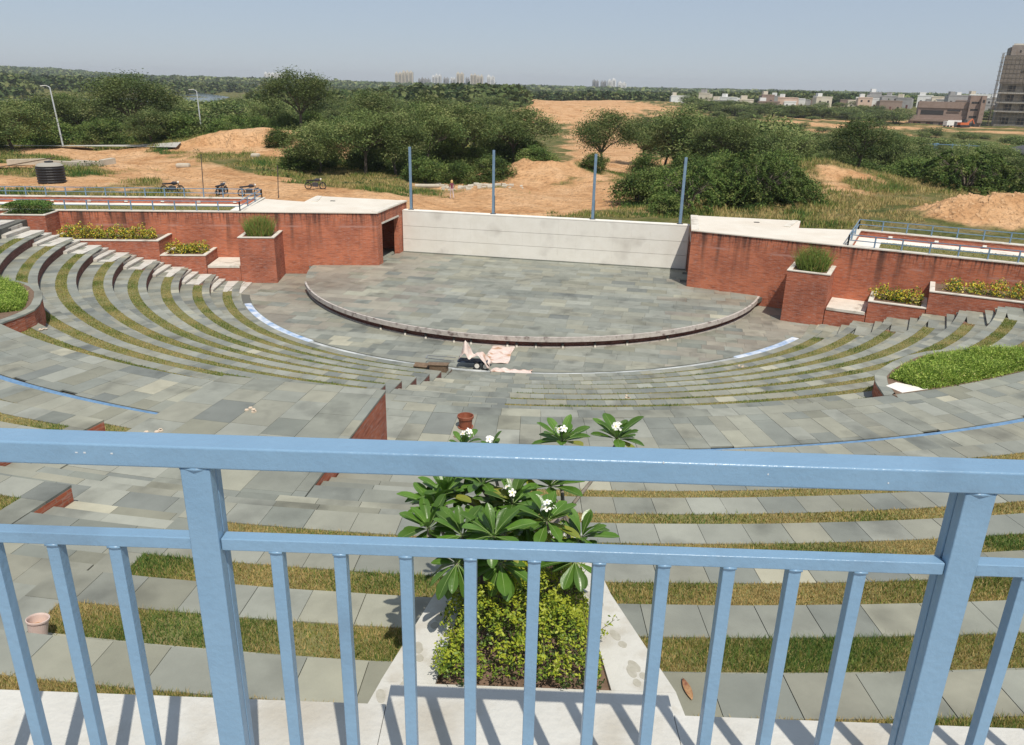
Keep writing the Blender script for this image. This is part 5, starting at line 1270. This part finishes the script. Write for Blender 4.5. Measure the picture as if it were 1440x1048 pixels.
# motorcycles
MREDM = mat('bike_paint', (.03,.03,.04), .3, coat=.5); CHR = mat('bike_chrome', (.5,.5,.52), .25, metal=1)
def motorcycle(x, y, rz, lab):
    t_ = thing('motorcycle', lab, 'motorcycle', (x, y, gz(x, y)), rz)
    for wx in (-.65, .65):
        w_ = link('wheel', None, t_, (wx, 0, .31)); w_.rotation_euler = (R(90), 0, 0)
        MB().lathe((0, 0, 0), [(.24, -.05), (.31, -.04), (.32, 0), (.31, .04), (.24, .05)], 18).build('tyre', RUB, w_)
        MB().lathe((0, 0, 0), [(0, -.05), (.05, -.05), (.05, .05), (0, .05)], 8).bar((-.24, 0, 0), (.24, 0, 0), .02).bar((0, -.24, 0), (0, .24, 0), .02).build('rim', CHR, w_)
    MB().obox((0, 0, .42), (.25, 0, 0), (0, .13, 0), (0, 0, .17)).build('engine', DKMET, t_)
    MB().bar((-.65, 0, .31), (-.2, 0, .6), .05).bar((-.2, 0, .6), (.4, 0, .75), .05).bar((.65, -.08, .31), (.42, -.06, .95), .04).bar((.65, .08, .31), (.42, .06, .95), .04).build('frame', CHR, t_)
    MB().tube([(-.05, 0, .78), (.1, 0, .84), (.3, 0, .82), (.4, 0, .76)], [.08, .14, .14, .06], 8).build('fuel_tank', MREDM, t_)
    MB().obox((-.4, 0, .78), (.36, 0, .02), (0, .12, 0), (0, 0, .05)).build('seat', BLK, t_)
    MB().bar((.38, -.34, 1.02), (.38, .34, 1.02), .03).build('handlebar', CHR, t_)
    MB().tube([(.45, 0, .9), (.56, 0, .88)], [.1, .08], 8).build('headlight', WHITE, t_)
    MB().bar((-.85, 0, .6), (-.5, 0, .68), .16, .03).bar((.4, 0, .62), (.8, 0, .66), .12, .03).build('mudguard', MREDM, t_)
    MB().bar((-.1, .16, .3), (-.8, .16, .36), .07).build('exhaust', CHR, t_)
    return t_
motorcycle(-18.1, 71.3, .1, 'dark motorcycle parked alone on the sand track above the left roof')
motorcycle(-28.5, 65.4, .15, 'dark motorcycle seen low behind the middle of the left terrace railing')
motorcycle(-22.4, 66.2, .5, 'dark motorcycle behind the right corner of the left terrace railing')
motorcycle(-24.6, 65.9, 1.4, 'motorcycle seen end-on beside the thin iron bar behind the left railing')
# person walking on the sand behind the white wall
SKIN = mat('skin', (.22,.11,.07), .6); SHIRT = mat('maroon_shirt', (.20,.05,.08), .8); TROU = mat('pale_trousers', (.6,.5,.48), .8); SCARF = mat('straw_scarf', (.62,.42,.18), .8)
def skin_fig(name, joints, edges, mats_fn, parent):
    me = bpy.data.meshes.new(name); me.from_pydata([j[0] for j in joints], edges, []); o = link(name, me, parent)
    md = o.modifiers.new('skin', 'SKIN'); md.use_smooth_shade = True
    sv = me.skin_vertices[0].data if me.skin_vertices else None
    return o, md
px_, py_ = -5.9, 72.6
pp_ = thing('person', 'person in a maroon top, pale trousers and straw-coloured headscarf walking on the sand', 'person', (px_, py_, gz(px_, py_)), .6)
J = [((0, 0, .92), .13), ((0, 0, 1.15), .115), ((0, 0, 1.36), .13), ((0, 0, 1.46), .055), ((0, .01, 1.6), .085), ((-.17, 0, 1.38), .055), ((-.24, .04, 1.12), .042), ((-.22, .16, .92), .034), ((.17, 0, 1.38), .055), ((.24, -.04, 1.12), .042), ((.22, .1, .92), .034),
     ((-.09, 0, .86), .085), ((-.10, .10, .48), .06), ((-.10, .06, .08), .042), ((-.10, .2, .03), .035), ((.09, 0, .86), .085), ((.10, -.06, .48), .06), ((.10, -.22, .12), .042), ((.10, -.1, .04), .035)]
E_ = [(0, 1), (1, 2), (2, 3), (3, 4), (2, 5), (5, 6), (6, 7), (2, 8), (8, 9), (9, 10), (0, 11), (11, 12), (12, 13), (13, 14), (0, 15), (15, 16), (16, 17), (17, 18)]
bm_me = bpy.data.meshes.new('body'); bm_me.from_pydata([j[0] for j in J], E_, []); bo = link('body', bm_me, pp_)
bpy.context.view_layer.objects.active = bo
md = bo.modifiers.new('skin', 'SKIN')
try:
    import bmesh
    b2 = bmesh.new(); b2.from_mesh(bm_me); sk = b2.verts.layers.skin.verify(); b2.verts.ensure_lookup_table()
    for i, j in enumerate(J): b2.verts[i][sk].radius = (j[1], j[1]*.8)
    b2.verts[0][sk].use_root = True; b2.to_mesh(bm_me); b2.free()
except Exception as ex: print('skin', ex)
md2 = bo.modifiers.new('sub', 'SUBSURF'); md2.levels = 1; md2.render_levels = 2
PM = bpy.data.materials.new('clothed_figure'); PM.use_nodes = True; n2 = PM.node_tree.nodes; l2 = PM.node_tree.links
tc = n2.new('ShaderNodeTexCoord'); sx = n2.new('ShaderNodeSeparateXYZ'); l2.new(tc.outputs['Object'], sx.inputs[0]); rm = n2.new('ShaderNodeValToRGB'); rm.color_ramp.interpolation = 'CONSTANT'
dv = n2.new('ShaderNodeMath'); dv.operation = 'MULTIPLY'; dv.inputs[1].default_value = .5; l2.new(sx.outputs['Z'], dv.inputs[0]); l2.new(dv.outputs[0], rm.inputs[0])
e = rm.color_ramp.elements; e[0].position = 0; e[0].color = (.6, .5, .48, 1); e[1].position = .47; e[1].color = (.20, .05, .08, 1); q = e.new(.735); q.color = (.22, .11, .07, 1)
l2.new(rm.outputs[0], n2['Principled BSDF'].inputs['Base Color']); bm_me.materials.append(PM)
MB().lathe((0, -.01, 1.56), [(.105, -.1), (.12, 0), (.11, .08), (.06, .15), (0, .16)], 12).build('headscarf', SCARF, pp_)
# blue fence at the right
fe = thing('blue_fence', 'long pale blue steel fence crossing the scrub at the far right', 'fence')
fpts = [(66, 158), (78, 153.5), (92, 148), (106, 142), (120, 136)]
BF = mat('fence_blue', (.16,.27,.38), .6)
mb = MB(); 
for (a, b), (c, d) in zip(fpts, fpts[1:]):
    za, zb_ = gz(a, b)+2.7, gz(c, d)+2.7; mb.bar((a, b, za), (c, d, zb_), .12); mb.bar((a, b, za-2.3), (c, d, zb_-2.3), .1)
mb.build('rail', BF, fe)
for i in range(23):
    t = i/22*4; k = min(int(t), 3); f = t-k; a = fpts[k][0]+(fpts[k+1][0]-fpts[k][0])*f; b = fpts[k][1]+(fpts[k+1][1]-fpts[k][1])*f; z = gz(a, b)
    w_ = .45 if i % 3 == 0 else .09
    MB().box(a-w_, a+w_, b-.05, b+.05, z, z+2.8).build('panel' if i % 3 == 0 else 'post', BF, fe)
# dark shed roof at the right edge
cx, cy = 74, 118; z = gz(cx, cy)
cn = thing('dark_canopy', 'low dark-roofed open shelter with pale walls at the right edge', 'shelter', (cx, cy, z), R(-15))
mb = MB(); n_s = 8
for i in range(n_s):
    a, b = i/n_s, (i+1)/n_s; za, zb_ = 3.1+1.3*math.sin(math.pi*a*.9), 3.1+1.3*math.sin(math.pi*b*.9)
    mb.add([(-1+14*a, -3, za), (-1+14*b, -3, zb_), (-1+14*b, 4, zb_+.3), (-1+14*a, 4, za+.3), (-1+14*a, -3, za+.15), (-1+14*b, -3, zb_+.15), (-1+14*b, 4, zb_+.45), (-1+14*a, 4, za+.45)], [(0, 3, 2, 1), (4, 5, 6, 7), (0, 1, 5, 4), (2, 3, 7, 6), (0, 4, 7, 3), (1, 2, 6, 5)])
mb.build('roof', mat('roof_sheet', (.07,.07,.075), .7), cn)
for i in range(5): MB().box(-.6+3*i, -.35+3*i, -2.8, -2.55, 0, 3.3).build('column', DKMET, cn)
MB().box(-.6, 12, 1.5, 1.7, 0, 2.5).build('back_wall', WHITE, cn)
# ------------------------------------------------------------------ buildings
BRB = mat('brown_brick', (.25,.18,.145), .9, (.31,.23,.19), .8, 6); SLB = mat('slab_concrete', (.36,.33,.30), .9, (.42,.39,.36), .5, 5)
DARKG = mat('dark_opening', (.035,.033,.033), .6); DGLASS = mat('dusk_glass', (.05,.06,.07), .2); MARO = mat('maroon_door', (.12,.04,.035), .8)
def facade(t_, x0, x1, y0, y1, z0, z1, m_, name='wall'): MB().box(x0, x1, y0, y1, z0, z1).build(name, m_, t_)
bx, by = 208, 396; z = gz(bx, by)-1.6
bd = thing('brown_brick_building', 'stepped brown brick building with a stair tower, below the scaffolded block', 'building', (bx, by, z), R(-22))
facade(bd, -16, 8, 0, 14, 0, 3.6, BRB); facade(bd, -15.5, 8, 1.5, 14, 3.65, 6.2, BRB); facade(bd, -13.2, 8, 2.0, 14, 6.25, 12.2, BRB); facade(bd, 8.05, 14.5, -.6, 10, 0, 15.6, BRB, 'stair_tower'); facade(bd, 12.5, 14.5, -2.8, -.62, 3.4, 15.6, BRB, 'stair_tower'); facade(bd, -16.6, 8, -.5, 14.2, 3.5, 4.6, BRB, 'balcony_parapet')
facade(bd, -13.6, 8, 1.6, 2.0, 9.6, 12.6, BRB, 'upper_parapet')
for i in range(4): 
    facade(bd, -14.6+5.6*i, -11.4+5.6*i, -.06, 0, .3, 3.0, DARKG, 'opening'); facade(bd, -13.9+5.6*i, -12.9+5.6*i, -.1, -.06, .4, 2.8, MARO, 'door')
facade(bd, -12, -2, 1.92, 2.0, 6.5, 8.6, DARKG, 'opening'); facade(bd, -.6, 5, 1.5, 1.6, 8.2, 8.9, DARKG, 'window')
for zz in (5.6, 8.8, 12.0): facade(bd, 8.8, 12, -.66, -.6, zz, zz+.9, DARKG, 'window')
facade(bd, 13, 14, -2.86, -2.8, 12.6, 13.8, DARKG, 'window')
facade(bd, 9.2, 12, -.66, -.6, .4, 3.2, DGLASS, 'window')
bx, by = 231, 396; z = gz(bx, by)-1
sb_ = thing('scaffolded_tower', 'tall unfinished concrete tower wrapped in bamboo scaffolding at the right edge', 'building', (bx, by, z), R(-26))
sb_.scale = (1, 1, 1.06); W_, D_, H_ = 34, 18, 36; GREYR_ = mat('grey_brown_block', (.24,.20,.175), .9, (.31,.27,.24), .5, 6)
facade(sb_, 0, W_, 2, D_, 0, 34.5, mat('raw_grey_block', (.19,.175,.155), .95, (.25,.235,.21), .4, 6))
for i, zz in enumerate((7.2, 11, 15, 19, 23, 27, 31)):
    if zz < 17: facade(sb_, -1.2, W_, -.3, 2.0, zz, zz+.5, COPE, 'floor_slab')
facade(sb_, -1.5, W_, .2, 2.0, 19.2, 31, mat('scaffold_net', (.15,.13,.11), .95, (.22,.19,.165), .5, 6), 'scaffold_net')
facade(sb_, .5, W_, .8, 2.0, 31.1, 35.2, GREYR_, 'parapet'); facade(sb_, 1, W_, .9, 1.9, 35.25, 35.9, COPE, 'parapet')
for zz in (2, 8, 12, 16): 
    for xx in (2.5, 9, 15.5, 22): facade(sb_, xx, xx+3.2, 1.9, 2.0, zz, zz+2.6, DARKG, 'opening')
for xx in (4, 9, 14): facade(sb_, xx, xx+.7, .7, .8, 32.2, 33.2, DARKG, 'opening')
facade(sb_, 6, 10, .1, .2, 24, 24.7, DARKG, 'opening')
SCF = mat('bamboo', (.20,.165,.12), .9); mb = MB()
for xx in np.arange(-2.2, W_, 1.6): mb.bar((xx, -1.0, 0), (xx+.1, -1.0, 33 if xx > 1 else 31), .10)
for zz in np.arange(1.5, 33, 1.9): mb.bar((-3.2, -1.0, zz), (W_, -1.0, zz), .08); mb.bar((-3.6, -.5, zz), (-1.2, -.5, zz+.2), .08)
for zz in np.arange(1.5, 33, 3.8): mb.bar((-2.2, -1.0, zz), (-2.2, 12, zz), .08)
for yy in np.arange(-1, 12, 2): mb.bar((-2.2, yy, 0), (-2.2, yy, 32), .09)
mb.build('scaffolding', SCF, sb_, kind='stuff')
CREAM = mat('cream_render', (.60,.52,.40), .9, (.66,.6,.5), .3, 4); PINKR = mat('peach_render', (.60,.42,.32), .9, (.66,.5,.4), .3, 4); GREYR = mat('grey_render', (.30,.29,.28), .9, (.38,.37,.36), .3, 4); WHR = mat('white_render', (.74,.73,.70), .9, (.80,.79,.77), .3, 4); YEL = mat('yellow_render', (.60,.46,.24), .9)
def house(x, y, w_, d_, h, m_, lab, rz=0, annex=0, sto=1):
    z = gz(x, y)-.4; t_ = thing('house', lab, 'house', (x, y, z), rz)
    facade(t_, -w_/2, w_/2, 0, d_, 0, h, m_); facade(t_, -w_/2-.15, w_/2+.15, -.15, .1, h-.05, h+.7, m_, 'parapet')
    if annex: facade(t_, -w_/2+1, -w_/2+1+annex, 1, d_*.7, h, h+2.8, random.choice((WHR, CREAM, GREYR)), 'roof_room')
    nw = max(2, int(w_/4))
    for f in range(max(1, int(h/3.4))):
        for i in range(nw):
            xx = -w_/2+w_*(i+.5)/nw
            if f == 0 and i == nw//2: facade(t_, xx-.6, xx+.6, -.07, 0, 0, 2.3, MARO, 'door')
            else: facade(t_, xx-.6, xx+.6, -.07, 0, 3.4*f+1, 3.4*f+2.3, DARKG, 'window')
    return t_
ordn = ['first', 'second', 'third', 'fourth', 'fifth', 'sixth', 'seventh', 'eighth', 'ninth', 'tenth', 'eleventh', 'twelfth', 'thirteenth', 'fourteenth', 'fifteenth', 'sixteenth', 'seventeenth', 'eighteenth', 'nineteenth', 'twentieth', 'twenty-first', 'twenty-second', 'twenty-third', 'twenty-fourth']
# village row; (image-independent) real sites 480-700 m away, listed from left to right
VX = [(118,500,'YEL',12,3.6),(130,520,'GREYR',16,6),(142,505,'WHR',7,3.4),(150,540,'CREAM',9,6.5),(171,560,'BRB',14,5),(192,580,'WHR',8,4.5),(236,560,'PINKR',9,8),(247,545,'BRB',14,6.5),(262,560,'GREYR',10,7.5),(270,535,'WHR',8,6),(283,540,'BRB',15,4.5),(296,525,'GREYR',14,5),(306,515,'BRB',9,5.5),(318,530,'CREAM',10,6.5),(322,505,'BRB',18,6),(336,515,'GREYR',12,5.5),(348,500,'WHR',16,7.5),(362,508,'CREAM',10,5),(378,520,'CREAM',15,7.5),(392,500,'WHR',12,6),(404,520,'PINKR',12,7),(330,590,'WHR',14,11),(296,600,'WHR',10,10),(420,505,'BRB',12,5)]
mdict = dict(YEL=YEL, GREYR=GREYR, WHR=WHR, CREAM=CREAM, BRB=BRB, PINKR=PINKR); cname = dict(YEL='yellow', GREYR='grey', WHR='white', CREAM='cream', BRB='bare brown brick', PINKR='peach')
for i, (x, y, mk, w_, h) in enumerate(VX):
    house(x, y, w_, 9, h*.85, mdict[mk], '%s flat-roofed house, the %s from the left in the distant village' % (cname[mk], ordn[i]), R(random.uniform(-35, -5)), random.choice((0, 3, 4)))
hs_ = sorted([(random.uniform(120, 480), random.uniform(545, 640)) for _ in range(34)], key=lambda p: p[0]/p[1])
for i, (x, y) in enumerate(hs_):
    mk = random.choice(['WHR', 'CREAM', 'GREYR', 'PINKR', 'WHR', 'BRB'])
    t_ = house(x, y, random.uniform(7, 14), 8, random.uniform(5, 9), mdict[mk], 'small flat-roofed house in the back rows of the village, %s from the left' % nth(i+1), R(random.uniform(-35, 0)), random.choice((0, 3))); t_['group'] = 'back-row village houses'
o = house(200, 372, 8, 4, 2.4, WHR, 'small white hut standing alone on the sand flats before the village', 0)
# white truck and orange digger in front of the brown building
tk = thing('truck', 'small white truck with dark cab windows parked before the brown brick building', 'truck', (194, 366, gz(194, 366)), .3)
MB().box(-3, 1, -1.1, 1.1, .8, 2.6).build('cargo_box', WHR, tk); MB().box(1.05, 2.6, -1.1, 1.1, .6, 2.4).build('cab', DKMET, tk)
for xx in (-2, 1.8):
    for yy in (-1.05, 1.05): o = MB().lathe((0, 0, 0), [(0, -.15), (.5, -.15), (.5, .15), (0, .15)], 12).build('wheel', RUB, tk, loc=(xx, yy, .5)); o.rotation_euler = (R(90), 0, 0)
dg = thing('digger', 'orange digger with raised arm beside the white truck', 'digger', (201, 368, gz(201, 368)), .2)
ORG = mat('digger_orange', (.55,.14,.05), .5)
MB().box(-2.4, 2, -1.1, 1.1, 1.0, 2.0).build('engine_body', ORG, dg); MB().box(-.5, 1, -.8, .8, 2.05, 3.3).build('cab', DGLASS, dg); MB().bar((1.8, 0, 1.6), (4.2, 0, 3.6), .4).bar((4.2, 0, 3.6), (5.6, 0, 1.4), .3).build('arm', ORG, dg); MB().box(5.2, 6.2, -.6, .6, .7, 1.5).build('bucket', DKMET, dg)
for yy in (-1.2, 1.2): MB().box(-2.4, 2.4, yy-.25, yy+.25, 0, .95).build('track', RUB, dg)
# apartment towers on the horizon
def tower(x, y, w_, h, m_, lab, crown=2, d_=22):
    z = gz(x, y)-2; t_ = thing('apartment_tower', lab, 'apartment tower', (x, y, z), 0)
    nb_ = max(2, int(w_/9)); 
    for i in range(nb_):
        xx = -w_/2+w_*i/nb_; hh = h*random.uniform(.86, 1.0); facade(t_, xx+.6, xx+w_/nb_-.6, random.uniform(-2, 2), d_, 0, hh, m_); facade(t_, xx+w_/nb_*.3, xx+w_/nb_*.6, 2, 10, hh, hh+3.5, m_, 'lift_room')
        mb = MB()
        for f in range(int(hh/3.2)):
            for q in (.25, .6): mb.box(xx+.6+(w_/nb_-1.2)*q, xx+.6+(w_/nb_-1.2)*q+1.7, -3.05, -2.4, 3.2*f+1, 3.2*f+2.7)
        mb.build('window', DARKG if m_ is not GREYR else DGLASS, t_)
    return t_
YT = 2400
TW_ = [(-332,52,40,'CREAM','wide cream and white apartment cluster, leftmost on the horizon'), (-274,36,22,'GREYR','low grey slab block right of the leftmost tower cluster'), (-237,28,33,'WHR','white tower pair, second bright cluster from the left'), (-210,16,27,'GREYR','grey block between the second and third bright clusters'), (-190,15,26,'WHR','narrow white tower left of the tallest one'), (-169,22,40,'CREAM','tallest cream tower near the middle of the skyline'), (-148,12,28,'GREYR','thin grey block right of the tallest cream tower'), (-121,38,36,'CREAM','broad cream tower group right of the grey block'), (-80,24,34,'WHR','lone white tower at the right end of the skyline group'),
 (225,18,28,'GREYR','grey unfinished block of the smaller right skyline group'), (248,16,28,'GREYR','second grey block of the smaller right skyline group'), (271,24,32,'WHR','brightest white tower of the smaller right skyline group'), (302,24,24,'WHR','low white block at the right end of the smaller skyline group'), (-707,62,26,'WHR','long white low block far left of the skyline above the trees')]
for x, w_, h, mk, lab in TW_: tower(x, YT, w_, h+5, mdict[mk], lab)
# bridge across the river
br_ = thing('river_bridge', 'long low concrete bridge crossing the river on the far left', 'bridge')
z = 2.0; MB().bar((-900, 1530, z), (-430, 1530, z), 8, 2.2).build('deck', SLB, br_)
for i in range(12): MB().box(-890+40*i, -885+40*i, 1527, 1533, z-14, z-1.1).build('pier', SLB, br_)
# ------------------------------------------------------------------ haze
HZ = bpy.data.materials.new('air_haze'); HZ.use_nodes = True; nn = HZ.node_tree.nodes
nn.remove(nn['Principled BSDF']); pv = nn.new('ShaderNodeVolumePrincipled'); pv.inputs['Color'].default_value = (.93, .96, 1, 1); pv.inputs['Density'].default_value = HAZE_D; pv.inputs['Anisotropy'].default_value = .2
HZ.node_tree.links.new(pv.outputs[0], nn['Material Output'].inputs['Volume'])
MB().box(-6300, 6300, -70, 6180, -30, 62).build('haze', HZ, None, kind='stuff')
